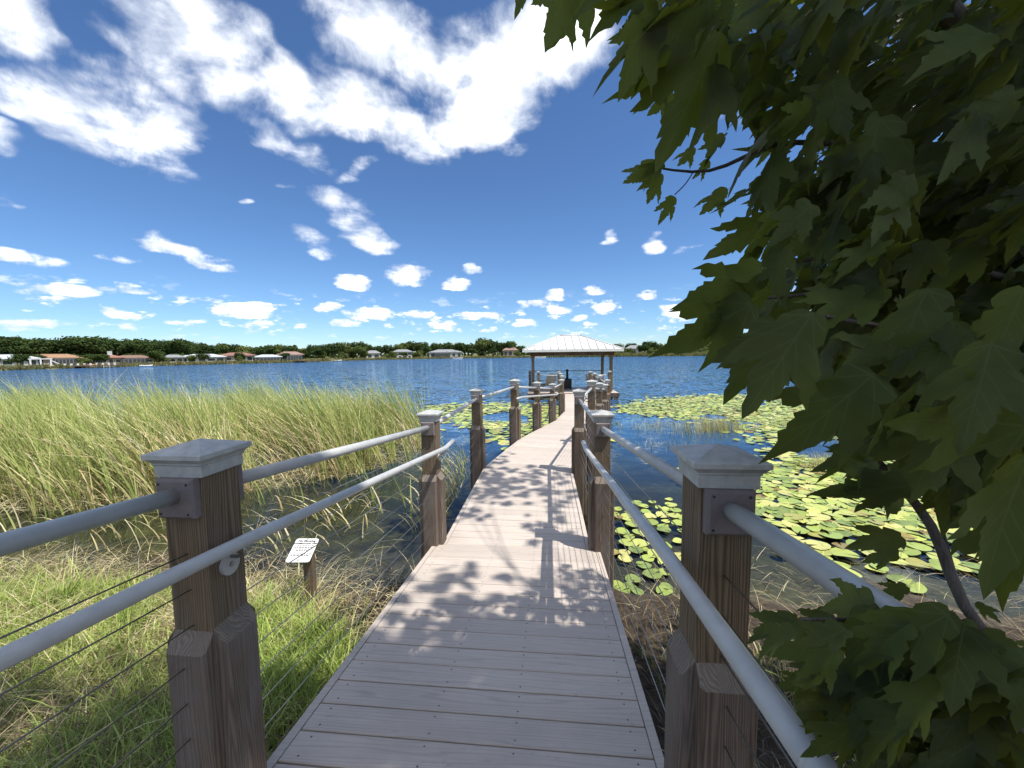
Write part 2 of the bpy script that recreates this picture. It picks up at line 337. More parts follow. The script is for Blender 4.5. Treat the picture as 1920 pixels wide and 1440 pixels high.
def tone_mat(name, rough=.6, transl=.3, spec=.3, attr='tone', mul=1.):
    mt, t, out = newmat(name); at_ = t.n('ShaderNodeAttribute', attribute_name=attr)
    c = at_.outputs['Color']
    p = t.n('ShaderNodeBsdfPrincipled'); t.L.new(c, p.inputs['Base Color']); p.inputs['Roughness'].default_value = rough; p.inputs['Specular IOR Level'].default_value = spec
    tl = t.n('ShaderNodeBsdfTranslucent'); t.L.new(c, tl.inputs[0])
    mxs = t.n('ShaderNodeMixShader'); mxs.inputs[0].default_value = transl; t.L.new(p.outputs[0], mxs.inputs[1]); t.L.new(tl.outputs[0], mxs.inputs[2])
    t.L.new(mxs.outputs[0], out.inputs[0]); return mt
M['blade'] = tone_mat('grass_blades', .55, .3)
def leaf_mat(name, base, light, tcol, transl):
    mt, t, out = newmat(name); oi = t.n('ShaderNodeObjectInfo'); uvn = t.n('ShaderNodeUVMap'); s = t.n('ShaderNodeSeparateXYZ'); t.L.new(uvn.outputs[0], s.inputs[0])
    ax = t.math('ABSOLUTE', s.outputs[0]); y = s.outputs[1]
    v = t.math('LESS_THAN', ax, t.math('MULTIPLY_ADD', y, -.008, .013))
    for (sl_, y0) in ((1.05, .02), (1.35, .30), (1.5, .52), (1.6, .70), (.25, .03)):
        d = t.math('ABSOLUTE', t.math('SUBTRACT', y, t.math('MULTIPLY_ADD', ax, sl_, y0)))
        v = t.math('MAXIMUM', v, t.math('LESS_THAN', d, t.math('MULTIPLY_ADD', ax, -.012, .011)))
    g = t.n('ShaderNodeNewGeometry'); n1 = t.noise(g.outputs['Position'], 6., 4, .6); n2 = t.noise(uvn.outputs[0], 22., 4, .7)
    c = t.mix(t.math('ADD', t.math('MULTIPLY', t.maprange(n1, .35, .65), .6), t.math('MULTIPLY', oi.outputs['Random'], .4)), base, light)
    c = t.mix(t.math('MULTIPLY', t.maprange(n2, .60, .72), .35), c, (.12, .09, .03))
    c = t.mix(t.math('MULTIPLY', v, .22), c, (.14, .18, .08))
    p = t.n('ShaderNodeBsdfPrincipled'); t.L.new(c, p.inputs['Base Color']); p.inputs['Roughness'].default_value = .55; p.inputs['Specular IOR Level'].default_value = .2
    b = t.n('ShaderNodeBump'); b.inputs['Strength'].default_value = .35; b.inputs['Distance'].default_value = .002; t.L.new(t.math('ADD', n2, v), b.inputs['Height']); t.L.new(b.outputs[0], p.inputs['Normal'])
    tl = t.n('ShaderNodeBsdfTranslucent'); tl.inputs[0].default_value = (*tcol, 1)
    mxs = t.n('ShaderNodeMixShader'); mxs.inputs[0].default_value = transl; t.L.new(p.outputs[0], mxs.inputs[1]); t.L.new(tl.outputs[0], mxs.inputs[2])
    t.L.new(mxs.outputs[0], out.inputs[0]); return mt
M['leaf'] = leaf_mat('maple_leaf', (.014, .024, .008), (.062, .082, .020), (.24, .28, .025), .34)
M['leaf_young'] = leaf_mat('young_leaf', (.055, .08, .02), (.085, .11, .026), (.24, .28, .035), .4)
M['leaf_rust'] = leaf_mat('rust_leaf', (.16, .065, .025), (.24, .11, .035), (.45, .18, .05), .4)
M['bark'] = wood('bark', (.025, .018, .014), (.06, .045, .036), (.10, .08, .065))
def crown_mat(name, a, b):
    mt, t, out = newmat(name); oi = t.n('ShaderNodeObjectInfo'); g = t.n('ShaderNodeNewGeometry'); n1 = t.noise(g.outputs['Position'], .35, 3, .6)
    f = t.math('ADD', t.math('MULTIPLY', oi.outputs['Random'], .55), t.math('MULTIPLY', t.maprange(n1, .3, .7), .45))
    c = t.mix(f, a, b)
    df = t.n('ShaderNodeBsdfDiffuse'); t.L.new(c, df.inputs[0]); tl = t.n('ShaderNodeBsdfTranslucent'); t.L.new(c, tl.inputs[0])
    mxs = t.n('ShaderNodeMixShader'); mxs.inputs[0].default_value = .2; t.L.new(df.outputs[0], mxs.inputs[1]); t.L.new(tl.outputs[0], mxs.inputs[2]); t.L.new(mxs.outputs[0], out.inputs[0]); return mt
M['crown_dark'] = crown_mat('crown_dark', (.028, .048, .018), (.065, .095, .03))
M['crown_light'] = crown_mat('crown_light', (.07, .10, .03), (.13, .155, .05))
def pad_mat():
    mt, t, out = newmat('lily_pad'); at_ = t.n('ShaderNodeAttribute', attribute_name='tone'); g = t.n('ShaderNodeNewGeometry'); n = t.noise(g.outputs['Position'], 18., 5, .7)
    c = t.mix(t.maprange(n, .35, .65), at_.outputs['Color'], t.mix(.5, at_.outputs['Color'], (.32, .36, .10)))
    c = t.mix(t.math('MULTIPLY', t.maprange(n, .62, .7), .5), c, (.20, .12, .04))
    principled(t, out, c, .38, n, .2, .004, .5); return mt
M['pad'] = pad_mat()
def far_ground():
    mt, t, out = newmat('far_shore_grass'); g = t.n('ShaderNodeNewGeometry'); n = t.noise(g.outputs['Position'], .09, 6, .7); n2 = t.noise(g.outputs['Position'], .8, 4, .7)
    c = t.ramp(n, [(.35, (.10, .12, .035)), (.55, (.17, .16, .06)), (.7, (.27, .22, .11))]); c = t.mix(t.maprange(n2, .3, .7, 0, .4), c, (.07, .09, .03))
    principled(t, out, c, .9, n2, .4, .1, .1); return mt
M['far_ground'] = far_ground()

# ------------------------------------------------------------------ the setting: ground, lake, far shore
def bank_z(x, y):
    ys = 3.75-.35*np.tanh((x-.5)*1.2)+.25*np.sin(x*.9)
    d = ys-y
    z = np.where(d > 0, .40*(1-np.exp(-np.maximum(d, 0)*.55))+.04*np.maximum(d-2, 0), -.9*(1-np.exp(-np.maximum(-d, 0)*.065)))
    return z
gx = np.concatenate([np.linspace(-3000, -60, 14), np.linspace(-45, -10, 22), np.linspace(-9, 9, 120), np.linspace(10, 45, 22), np.linspace(60, 3000, 14)])
gy = np.concatenate([np.linspace(-3000, -30, 12), np.linspace(-25, -2, 18), np.linspace(-1, 12, 90), np.linspace(13, 60, 18), np.linspace(80, 3000, 14)])
GX, GY = np.meshgrid(gx, gy); GZ = bank_z(GX, GY)
GZ = GZ+.035*np.sin(GX*3.1+GY*1.7)*np.sin(GY*2.3-GX)*(np.abs(GX) < 9.5)*(GY < 12.5)*(GY > -2)
GZ = np.minimum(GZ, 1.2)
nx, ny = len(gx), len(gy); idx = np.arange(nx*ny).reshape(ny, nx)
Fq = np.stack([idx[:-1, :-1], idx[:-1, 1:], idx[1:, 1:], idx[1:, :-1]], -1).reshape(-1, 4)
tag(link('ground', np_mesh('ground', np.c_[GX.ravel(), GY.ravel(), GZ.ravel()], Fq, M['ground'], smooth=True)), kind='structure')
# open water
wx = np.array([-3000, -400, -120, -40, -12, 0, 12, 40, 120, 400, 3000.]); wy = np.array([2., 8, 16, 40, 120, 400, 3000])
WX, WY = np.meshgrid(wx, wy); idx = np.arange(WX.size).reshape(WX.shape)
Fq = np.stack([idx[:-1, :-1], idx[:-1, 1:], idx[1:, 1:], idx[1:, :-1]], -1).reshape(-1, 4)
tag(link('lake', np_mesh('lake', np.c_[WX.ravel(), WY.ravel(), WX.ravel()*0], Fq, M['lake'])), kind='structure')
# far shore: land beyond the shoreline, rising slowly
SH = [(-1900, 700), (-900, 708), (-400, 703), (0, 695), (150, 690), (300, 686), (420, 683), (550, 680), (620, 677.5), (700, 675), (800, 673), (900, 671.5), (1050, 670), (1250, 668), (1400, 667), (1600, 665.5), (2000, 664), (2600, 664), (3600, 664)]
shore = [onz(u, v, 0) for u, v in SH]
SU = np.array([a for a, b in SH], float); SV = np.array([b for a, b in SH], float)
def shore_at(u): return onz(u, float(np.interp(u, SU, SV)), 0)
def fz(k):  # land height above the lake at k metres inland
    return float(np.interp(k, [-2, 0, 3, 12, 25, 60, 200, 900, 3000], [-.5, -.02, .25, .5, .7, .9, 1.0, 1.2, 1.4]))
us = np.concatenate([np.linspace(-1900, -100, 30), np.linspace(-80, 2000, 140), np.linspace(2050, 3600, 25)])
steps = [-2, 0, 1.5, 4, 8, 14, 25, 45, 90, 250, 900, 3000]
V = []
for u in us:
    p = shore_at(u); d = np.array([p[0], p[1], 0]); L = np.linalg.norm(d); d /= L
    j = .8*math.sin(u*.11)+.6*math.sin(u*.037+1)
    for k in steps: V.append(tuple(p+d*(k+j))[:2]+(fz(k)+(.12*math.sin(u*.3+k) if 3 < k < 50 else 0),))
V = np.array(V); nu, nk = len(us), len(steps); idx = np.arange(nu*nk).reshape(nu, nk)
Fq = np.stack([idx[:-1, :-1], idx[1:, :-1], idx[1:, 1:], idx[:-1, 1:]], -1).reshape(-1, 4)
tag(link('far_shore', np_mesh('far_shore', V, Fq[:, ::-1], M['far_ground'], smooth=True)), kind='structure')
def inland(u, k, z=None):
    p = shore_at(u); d = np.array([p[0], p[1], 0]); L = np.linalg.norm(d); q = p+d/L*k
    return np.array([q[0], q[1], fz(k) if z is None else z])

# ------------------------------------------------------------------ boardwalk
HW = .78                                     # half distance between post centres
J = [(-.52, -2.30), (-.214, 1.155-.0), (.016, 3.45), (.22, 5.75), (.80, 7.65), (1.38, 9.55), (1.98, 11.46), (2.51, 13.3), (2.85, 15.8), (3.02, 17.6), (3.14, 19.15)]
J[1] = (-.216, 1.155); J[0] = (-.216-.23, 1.155-2.29)
DZ = [.85+.229, .85, .62, .62, .62, .47, .32, .32, .33, .33, .33]
PH = [1.285, 1.285, 1.27, 1.25, 1.25, 1.20, 1.15, 1.15, 1.13, 1.13, 1.13]
J = [Vector(j) for j in J]; NJ = len(J)
HD = []
for i in range(NJ):
    a = J[max(i-1, 0)]; b = J[min(i+1, NJ-1)]
    d = ((J[i]-a).normalized() if i else Vector((0, 0)))+((b-J[i]).normalized() if i < NJ-1 else Vector((0, 0)))
    HD.append(d.normalized())
HD[1] = HD[2] = Vector((math.sin(R(5.3)), math.cos(R(5.3)))); HD[0] = HD[1]
PERP = [Vector((h.y, -h.x)) for h in HD]     # points right
HWI = [HW+.025, HW+.025]+[HW]*20
def deck_pt(i, side, off, dz=0.): p = J[i]+PERP[i]*off*side; return Vector((p.x, p.y, DZ[i]+dz))
bw = MB()
for i in range(NJ-1):
    for s in (-.55, 0, .55):
        bw.beam(deck_pt(i, 1, s, -.13), deck_pt(i+1, 1, s, -.13), .045, .18)
for i in range(1, NJ):
    bw.beam(deck_pt(i, -1, .86, -.16), deck_pt(i, 1, .86, -.16), .05, .14)
boardwalk = bw.build('boardwalk', M['beam']); tag(boardwalk, kind='structure')
PITCHB = .1415
def plank(p00, p01, p10, p11, th=.025, gap=.0075, parent=boardwalk, mat='deck'):
    """p00 near-left, p01 near-right, p10 far-left, p11 far-right (top corners)"""
    c = (p00+p01+p10+p11)/4; xd = ((p01-p00)+(p11-p10)).normalized(); yd = ((p10-p00)+(p11-p01)).normalized(); zd = xd.cross(yd).normalized(); yd = zd.cross(xd)
    mt4 = Matrix((xd, yd, zd)).transposed().to_4x4(); mt4.translation = c+zd*random.uniform(-.0008, .0008); inv = mt4.inverted()
    q = [inv @ p for p in (p00, p01, p11, p10)]; g = gap/2
    b = MB(); ch = .0035
    def ring(z, ins): return [(q[0].x+ins*.3, q[0].y+g+ins, z), (q[1].x-ins*.3, q[1].y+g+ins, z), (q[2].x-ins*.3, q[2].y-g-ins, z), (q[3].x+ins*.3, q[3].y-g-ins, z)]
    b.loft([ring(-th, 0), ring(-ch, 0), ring(0, ch)])
    o = b.build('plank', M[mat], parent); o.matrix_parent_inverse = Matrix.Identity(4)
    o.matrix_local = mt4
    return o
for i in range(NJ-1):
    wide = {0: .66, 1: .765}.get(i, .685)
    a0, a1 = (0, 0)
    L_ = (J[i+1]-J[i]).length; s0 = .10 if i == 1 else 0.; s1 = 0.
    if i == 1: s0 = .0; s1 = .035/L_
    if i == 0: s1 = 0.
    if i == 2: s0 = -.035/L_
    n = max(1, round(L_*(1-s0-s1)/PITCHB)); tr_ = .04
    def edge(t, sgn, off):
        a = J[i]+(J[i+1]-J[i])*t; z = DZ[i]+(DZ[i+1]-DZ[i])*t
        if i <= 1: pr = PERP[1]
        else: pr = PERP[i].lerp(PERP[i+1], t).normalized()
        p = a+pr*off*sgn; return Vector((p.x, p.y, z))
    for k in range(n):
        t0 = s0+(1-s0-s1)*k/n; t1 = s0+(1-s0-s1)*(k+1)/n
        plank(edge(t0, -1, wide-tr_), edge(t0, 1, wide-tr_), edge(t1, -1, wide-tr_), edge(t1, 1, wide-tr_))
    for sg in (-1, 1):
        b = MB(); N_ = 6; rings = []
        for k in range(N_+1):
            t = s0+(1-s0-s1)*k/N_; o1 = edge(t, sg, wide); o2 = edge(t, sg, wide-tr_+.003)
            rings.append([o1+Vector((0, 0, -.14)), o1+Vector((0, 0, .002)), o2+Vector((0, 0, .002)), o2+Vector((0, 0, -.14))])
        b.loft(rings).build('edge_trim', M['deck'], boardwalk)

# ------------------------------------------------------------------ railing posts
PS = .14; BT = .04; BH = .68
def cap_mesh(s=1.):
    b = MB(); prof = [(.079, -.005), (.079, .030), (.083, .033), (.083, .038), (.094, .050), (.099, .053), (.099, .066), (.096, .069), (.0, .098)]
    rings = []
    for r, z in prof:
        r = max(r, .0008); rings.append([(-r*s, -r*s, z), (r*s, -r*s, z), (r*s, r*s, z), (-r*s, r*s, z)])
    return b.loft(rings).mesh('cap', M['cap'])
CAPM = cap_mesh()
def post_mesh(top, bot):
    h = PS/2; c = .004; b = MB()
    oct_ = [(-h+c, -h), (h-c, -h), (h, -h+c), (h, h-c), (h-c, h), (-h+c, h), (-h, h-c), (-h, -h+c)]
    return b.loft([[(x, y, bot) for x, y in oct_], [(x, y, top) for x, y in oct_]]).mesh('post', M['post'])
def block_mesh(bot):
    # one cladding board: outer face at y=-BT, top chamfered outwards
    w = PS/2-.003; b = MB(); pr = [(0.002, bot), (-BT, bot), (-BT, BH-.055), (0.002, BH)]
    c = .010
    r1 = [(-w, y, z) for y, z in pr]; r2 = [(w, y, z) for y, z in pr]
    e1 = [(-w-.001, 0.002, bot), (-w-.001, -BT+c, bot), (-w-.001, -BT+c, BH-.05), (-w-.001, 0.002, BH-.004)]
    e2 = [(-x, y, z) for x, y, z in e1]; i1 = [(-w+c, y, z) for y, z in pr]; i2 = [(w-c, y, z) for y, z in pr]
    return b.loft([e1, i1, i2, e2]).mesh('cladding_board', M['block'])
BLK = block_mesh(-.75)
def bracket_mesh():
    b = MB(); s = .062; t = .030; c = .008
    rings = [[(-a, y, -a), (a, y, -a), (a, y, a), (-a, y, a)] for a, y in ((s, .0), (s, -t+c), (s-c, -t))]
    return b.loft(rings).mesh('rail_bracket', M['bracket'])
BRK = bracket_mesh()
SCR = MB().tube([(0, 0, 0), (0, -.002, 0)], .0035, 8).mesh('screw', M['screw'])
DISC = MB().tube([(0, 0, 0), (.012, 0, 0)], .035, 24).mesh('bracket_disc', M['disc'])
ORD = ['', 'nearest', 'second', 'third', 'fourth', 'fifth', 'sixth', 'seventh', 'eighth', 'ninth', 'tenth']
posts = {}
for i in range(0, NJ):
    for sg, sn in ((-1, 'left'), (1, 'right')):
        p = J[i]+PERP[i]*(HWI[i]*sg); yaw = -math.atan2(HD[i].x, HD[i].y)
        yaw += R(random.uniform(-.6, .6))
        r = empty('railing_post', (p.x, p.y, DZ[i]), yaw)
        if i == 0: lb = f'wooden railing post just behind the camera on the {sn} side'
        else: lb = f'weathered wooden railing post with pale cap, {ORD[i]} on the {sn} side of the walkway'
        tag(r, lb, 'post', 'capped posts along the walkway railing'); posts[i, sg] = r
        link('post', post_mesh(PH[i]-.085, -1.6), r)
        link('cap', CAPM, r, (0, 0, PH[i]-.098))
        if i <= 7:
            for k in range(4):
                o = link('cladding_board', BLK, r); o.rotation_euler = (0, 0, k*math.pi/2)
                o.location = (Vector((0, -PS/2, 0)) if k == 0 else Vector((PS/2, 0, 0)) if k == 1 else Vector((0, PS/2, 0)) if k == 2 else Vector((-PS/2, 0, 0)))
                o.location.z = random.uniform(-.012, .012)
        if 1 <= i <= 8:
            for k in (0, 1):
                o = link('rail_bracket', BRK, r, (0, -PS/2 if k == 0 else PS/2, PH[i]-.165)); o.rotation_euler = (0, 0, math.pi*k)
                if i <= 3:
                    for sx, sz in ((-1, 1), (1, 1), (1, -1), (-1, -1)): link('screw', SCR, o, (sx*.046, -.030, sz*.046))
        if i in (1, 2):
            o = link('bracket_disc', DISC, r, (PS/2*(-sg), 0, {1: .945, 2: .905}[i]-.080)); o.rotation_euler = (0, 0, 0 if sg < 0 else math.pi)
            sc_ = MB().tube([(.012, 0, 0), (.018, 0, 0)], .008, 8).mesh('bolt', M['steel']); link('bolt', sc_, o)
# railing spans: top pipe and cables
NAMES = ['behind the camera to the nearest post', 'between the nearest and second posts', 'between the second and third posts', 'between the third and fourth posts', 'between the fourth and fifth posts', 'between the fifth and sixth posts', 'between the sixth and seventh posts', 'between the seventh and eighth posts', 'between the eighth and ninth posts', 'between the ninth post and the gazebo']
for i in range(0, NJ-1):
    for sg, sn in ((-1, 'left'), (1, 'right')):
        a = deck_pt(i, sg, HWI[i]); b = deck_pt(i+1, sg, HWI[i+1]); d = (b-a); dh = d.normalized()
        r = empty('railing_span', a); tag(r, f'pipe top rail with steel cables on the {sn}, {NAMES[i]}', 'railing', 'pipe and cable railing spans')
        za, zb = PH[i]-.165, PH[i+1]-.165
        s_ = PS/2+.015; A = dh*s_+Vector((0, 0, za)); B = d-dh*s_+Vector((0, 0, zb))
        mid = (A+B)/2-Vector((0, 0, .002))
        MB().tube([A, mid, B], .024, 20).build('top_rail', M['rail'], r, True)
        A2 = dh*(PS/2-.002); B2 = d-dh*(PS/2-.002)
        for k in range(8):
            h = .10+k*.118
            MB().tube([A2+Vector((0, 0, h)), B2+Vector((0, 0, min(h, PH[i+1]-.25)))], .0024, 5).build('cable', M['steel'], r, True)
# extra handrails on the two ramps, inside the posts
def handrail(i0, i1, sg, label, z0=.875, ext=.30, ext0=.30):
    pts = []
    offs = {i: HWI[i]-PS/2-.062 for i in range(NJ)}; ZR = {0: .945, 1: .945, 2: .905}
    idx_ = list(range(i0, i1+1)); P_ = [deck_pt(i, sg, offs[i], ZR.get(i, z0*(PH[i]/1.25))) for i in idx_]
    h0 = Vector((HD[i0].x, HD[i0].y, 0)); h1 = Vector((HD[i1].x, HD[i1].y, 0))
    if ext0 > 0: pts += [P_[0]-h0*ext0, P_[0]-h0*.10]
    else: pts += [P_[0]]
    pts += [P_[0].lerp(P_[1], .06)] if ext0 > 0 else []
    for q in P_[1:-1]: pts.append(q)
    pts += [P_[-2].lerp(P_[-1], .955) if len(P_) == 2 else P_[-1], P_[-1]+h1*.10, P_[-1]+h1*ext]
    r = empty('handrail', P_[0]); tag(r, label, 'handrail', 'inner handrails on the ramps')
    loc = [p-P_[0] for p in pts]
    MB().tube(loc, .021, 20).build('pipe', M['rail'], r, True)
    for i in idx_:
        q = deck_pt(i, sg, offs[i], ZR.get(i, z0*(PH[i]/1.25)))-P_[0]; pr = Vector((PERP[i].x, PERP[i].y, 0))*sg
        MB().tube([q+Vector((0, 0, -.015)), q+Vector((0, 0, -.045)), q+Vector((0, 0, -.055))+pr*.03, q+Vector((0, 0, -.055))+pr*.066], .006, 8).build('support_arm', M['steel'], r, True)
    for t in (.30, .72):
        q = P_[0].lerp(P_[1], t)-P_[0]; q2 = P_[0].lerp(P_[1], t+.004)-P_[0]
        MB().tube([q, q2], .0216, 20).build('joint_collar', M['rail'], r, True)
handrail(0, 2, -1, 'lower grey pipe handrail on the left of the near ramp', ext0=0)
handrail(0, 2, 1, 'lower pale pipe handrail on the right of the near ramp', ext0=0)
handrail(4, 6, -1, 'white pipe handrail on the left where the far walkway dips')
handrail(4, 6, 1, 'white pipe handrail on the right where the far walkway dips')

# ------------------------------------------------------------------ gazebo
GYAW = R(-3.5)
M['roof'] = plain('roof_metal', (.50, .50, .50), .5, .04, 2., .5, .0)
M['soffit'] = plain('soffit', (.20, .17, .15), .8, .1, 5.)
gz = empty('gazebo', (3.13, 20.0, .34), GYAW); tag(gz, 'open wooden gazebo with white metal hip roof at the end of the walkway', 'gazebo')
GW, GD = 4.06, 2.7                             # between post centres
gpost = [(-GW/2, .12), (GW/2, .12), (-GW/2, GD), (GW/2, GD)]
for (x, y) in gpost:
    o = MB().box((0, 0, .35), (.15, .15, 3.3)).build('gazebo_post', M['post'], gz, loc=(x, y, 0), bevel=.006)
    MB().box((0, 0, 1.83), (.21, .21, .10)).build('post_collar', M['post'], o)
for y, nm in ((.12, 'front'), (GD, 'back')):
    MB().box((0, 0, 0), (GW+.3, .16, .20)).build('beam', M['beam'], gz, loc=(0, y, 2.0), bevel=.005)
for x in (-GW/2, GW/2):
    MB().box((0, 0, 0), (.155, GD-.28, .19)).build('beam', M['beam'], gz, loc=(x, GD/2+.06, 1.998), bevel=.005)
ox, y0, y1 = GW/2+.52, -.42, GD+.54; ym = (y0+y1)/2; rx = .55; ze, zr = 2.22, 3.0
def slab(pts, th):
    n_ = (Vector(pts[1])-Vector(pts[0])).cross(Vector(pts[2])-Vector(pts[0])).normalized()
    b = MB(); k = len(pts); b.add([tuple(Vector(p)) for p in pts]+[tuple(Vector(p)-n_*th) for p in pts], [tuple(range(k)), tuple(range(2*k-1, k-1, -1))]+[(i, k+i, k+(i+1) % k, (i+1) % k) for i in range(k)]); return b, n_
RP = {'f': [(-ox, y0, ze), (ox, y0, ze), (rx, ym, zr), (-rx, ym, zr)], 'b': [(ox, y1, ze), (-ox, y1, ze), (-rx, ym, zr), (rx, ym, zr)], 'l': [(-ox, y1, ze), (-ox, y0, ze), (-rx, ym, zr)], 'r': [(ox, y0, ze), (ox, y1, ze), (rx, ym, zr)]}
roof = MB(); roof.box((0, ym, ze-.075), (2*ox-.04, y1-y0-.04, .02)); roof = roof.build('roof', M['soffit'], gz)
for k in 'fblr':
    b, n_ = slab(RP[k], .02); b.build('roof_panel', M['roof'], roof)
for x in np.arange(-ox+.25, ox, .40):
    for (ya, yb) in ((y0, ym), (y1, ym)):
        t = min(1, (ox-abs(x))/(ox-rx)); p0 = Vector((x, ya, ze+.012)); p1 = Vector((x, ya+(yb-ya)*t*.985, ze+(zr-ze)*t*.985+.012))
        MB().beam(p0, p1, .03, .06).build('standing_seam', M['roof'], roof)
for sx in (-1, 1):
    for ya in (y0, y1): MB().tube([(sx*ox, ya, ze+.01), (sx*rx, ym, zr+.01)], .035, 8).build('hip_cap', M['roof'], roof, True)
MB().tube([(-rx, ym, zr+.012), (rx, ym, zr+.012)], .045, 8).build('ridge_cap', M['roof'], roof, True)
for a, b_ in (((-ox, y0), (ox, y0)), ((ox, y0), (ox, y1)), ((ox, y1), (-ox, y1)), ((-ox, y1), (-ox, y0))):
    MB().beam((a[0], a[1], ze-.065), (b_[0], b_[1], ze-.065), .03, .13).build('fascia', M['white'], roof)
# gazebo floor
fl = MB()
for y in (-.55, .5, 1.6, GD+.2): fl.box((0, y, -.16), (4.6, .05, .18))
fl.box((0, -.62, -.10), (4.64, .03, .19))
floor = fl.build('floor_frame', M['beam'], gz)
nf = 25
for k in range(nf):
    y = -.62+k*PITCHB; b = MB(); b.box((0, 0, -.0125), (4.6, PITCHB-.005, .025)); b.build('plank', M['deck'], gz, loc=(0, y+.07, 0))
for (x, y) in ((-2.2, -.5), (-.75, -.5), (.75, -.5), (2.2, -.5), (-2.2, 2.7), (2.2, 2.7)):
    MB().tube([(0, 0, -1.9), (0, 0, -.05)], .10, 12).build('piling', M['post'], gz, True, loc=(x, y, 0))
MB().beam((-2.2, -.42, -.3), (-.75, -.42, -.1), .04, .12).build('cross_brace', M['beam'], gz)
# railing of the gazebo: posts and pale rails, dark bar at the back
def gpt(x, y, z=0): return gz.matrix_basis @ Vector((x, y, z))
bpy.context.view_layer.update()
gl_ = [(-1.75, -.5, 'front left corner'), (-2.2, .9, 'left side'), (1.85, -.5, 'front right corner'), (2.2, .9, 'right side')]
for x, y, nm in gl_:
    p = gz.matrix_world @ Vector((x, y, 0)); r = empty('railing_post', p, GYAW); tag(r, f'small capped wooden post at the {nm} of the gazebo floor', 'post', 'capped posts around the gazebo')
    link('post', post_mesh(1.03, -.3), r); link('cap', CAPM, r, (0, 0, 1.02))
for (x0_, y0_), (x1_, y1_), nm in (((-.72, -.6), (-1.68, -.5), 'front left edge'), ((-1.8, -.43), (-2.2, .85), 'left edge'), ((.92, -.6), (1.78, -.5), 'front right edge'), ((1.9, -.43), (2.2, .85), 'right edge')):
    a = gz.matrix_world @ Vector((x0_, y0_, 0)); b = gz.matrix_world @ Vector((x1_, y1_, 0)); r = empty('railing_span', a); tag(r, f'short pale pipe rail along the {nm} of the gazebo', 'railing', 'gazebo rail spans')
    MB().tube([Vector((0, 0, .90)), (b-a)+Vector((0, 0, .90))], .024, 12).build('top_rail', M['rail'], r, True)
    for k in range(6): MB().tube([Vector((0, 0, .12+k*.12)), (b-a)+Vector((0, 0, .12+k*.12))], .003, 5).build('cable', M['steel'], r, True)
a = gz.matrix_world @ Vector((-GW/2, GD, 0)); b = gz.matrix_world @ Vector((GW/2, GD, 0)); r = empty('railing_span', a); tag(r, 'thin dark rail across the back of the gazebo', 'railing')
MB().tube([Vector((0, 0, .97)), (b-a)+Vector((0, 0, .97))], .022, 10).build('top_rail', M['black'], r, True)
for k in range(7): MB().tube([Vector((0, 0, .12+k*.12)), (b-a)+Vector((0, 0, .12+k*.12))], .003, 5).build('cable', M['steel'], r, True)
# black box with a short stack in the middle of the gazebo
p = gz.matrix_world @ Vector((-.12, 1.5, 0)); st = empty('outdoor_stove', p, GYAW); tag(st, 'black box stove with a short upright pipe in the gazebo', 'stove')
MB().box((0, 0, .30), (.46, .42, .5)).build('firebox', M['black'], st, bevel=.01)
MB().box((0, 0, .567), (.50, .46, .03)).build('top_plate', M['black'], st, bevel=.006)
for sx in (-1, 1):
    for sy in (-1, 1): MB().box((sx*.19, sy*.17, .024), (.04, .04, .048)).build('foot', M['black'], st)
MB().tube([(0, 0, .58), (0, 0, .68), (0, 0, .70), (0, 0, 1.06)], [.085, .085, .062, .062], 14).build('flue', M['black'], st, True)
MB().tube([(0, 0, 1.06), (0, 0, 1.07), (0, 0, 1.12)], [.08, .08, .06], 14).build('flue_cap', M['black'], st, True)
MB().box((0, -.222, .30), (.30, .02, .30)).build('stove_door', M['black'], st, bevel=.004)
# adirondack chairs
def chair(loc, rz, label):
    r = empty('adirondack_chair', loc, rz); tag(r, label, 'chair', 'wooden garden chairs in the gazebo')
    for k in range(5):
        x = -.22+k*.11; hgt = .98-.05*abs(k-2)
        MB().beam((x*.9, .18, .28), (x*1.15, .55, hgt), .095, .02).build('back_slat', M['chair'], r)
    for k in range(5): MB().box((0, -.28+k*.11, .36-k*.022), (.54, .095, .022)).build('seat_slat', M['chair'], r)
    for s in (-1, 1):
        MB().box((s*.34, -.08, .56), (.13, .68, .022)).build('armrest', M['chair'], r)
        MB().box((s*.32, -.33, .275), (.03, .09, .55)).build('leg', M['chair'], r)
        MB().beam((s*.28, -.34, .33), (s*.28, .55, .03), .03, .11).build('leg', M['chair'], r)
    MB().beam((-.32, .36, .60), (.32, .36, .60), .02, .07).build('back_rail', M['chair'], r)
chair(gz.matrix_world @ Vector((-1.22, .75, 0)), R(200), 'weathered wooden slatted chair at the left of the gazebo')
chair(gz.matrix_world @ Vector((1.28, 1.0, 0)), R(150), 'weathered wooden slatted chair at the right of the gazebo')

# ------------------------------------------------------------------ small sign on the bank
M['sign_post'] = wood('sign_post', (.05, .03, .018), (.12, .08, .05), (.19, .14, .09), greyamt=.3)
SG = empty('conservation_sign', (-1.80, 3.24, .05)); tag(SG, 'small white tilted conservation sign on a short wooden stake in the grass', 'sign')
MB().box((0, 0, .22), (.085, .05, .83)).build('stake', M['sign_post'], SG, bevel=.004)
brd = MB(); sw, sh_ = .094, .131; rr = .022; pts = []
for cx_, cy_, a0 in ((sw-rr, -sh_+rr, -90), (sw-rr, sh_-rr, 0), (-sw+rr, sh_-rr, 90), (-sw+rr, -sh_+rr, 180)):
    for k in range(5): a = R(a0+k*22.5); pts.append((cx_+rr*math.cos(a), cy_+rr*math.sin(a)))
brd.loft([[(x, y, 0) for x, y in pts], [(x, y, .006) for x, y in pts]])
board = brd.build('sign_board', M['white'], SG); board.location = (-.031, -.032, .663); board.rotation_euler = (R(18.6), R(5.3), R(9.1)); board.scale = (1, 1, 1)
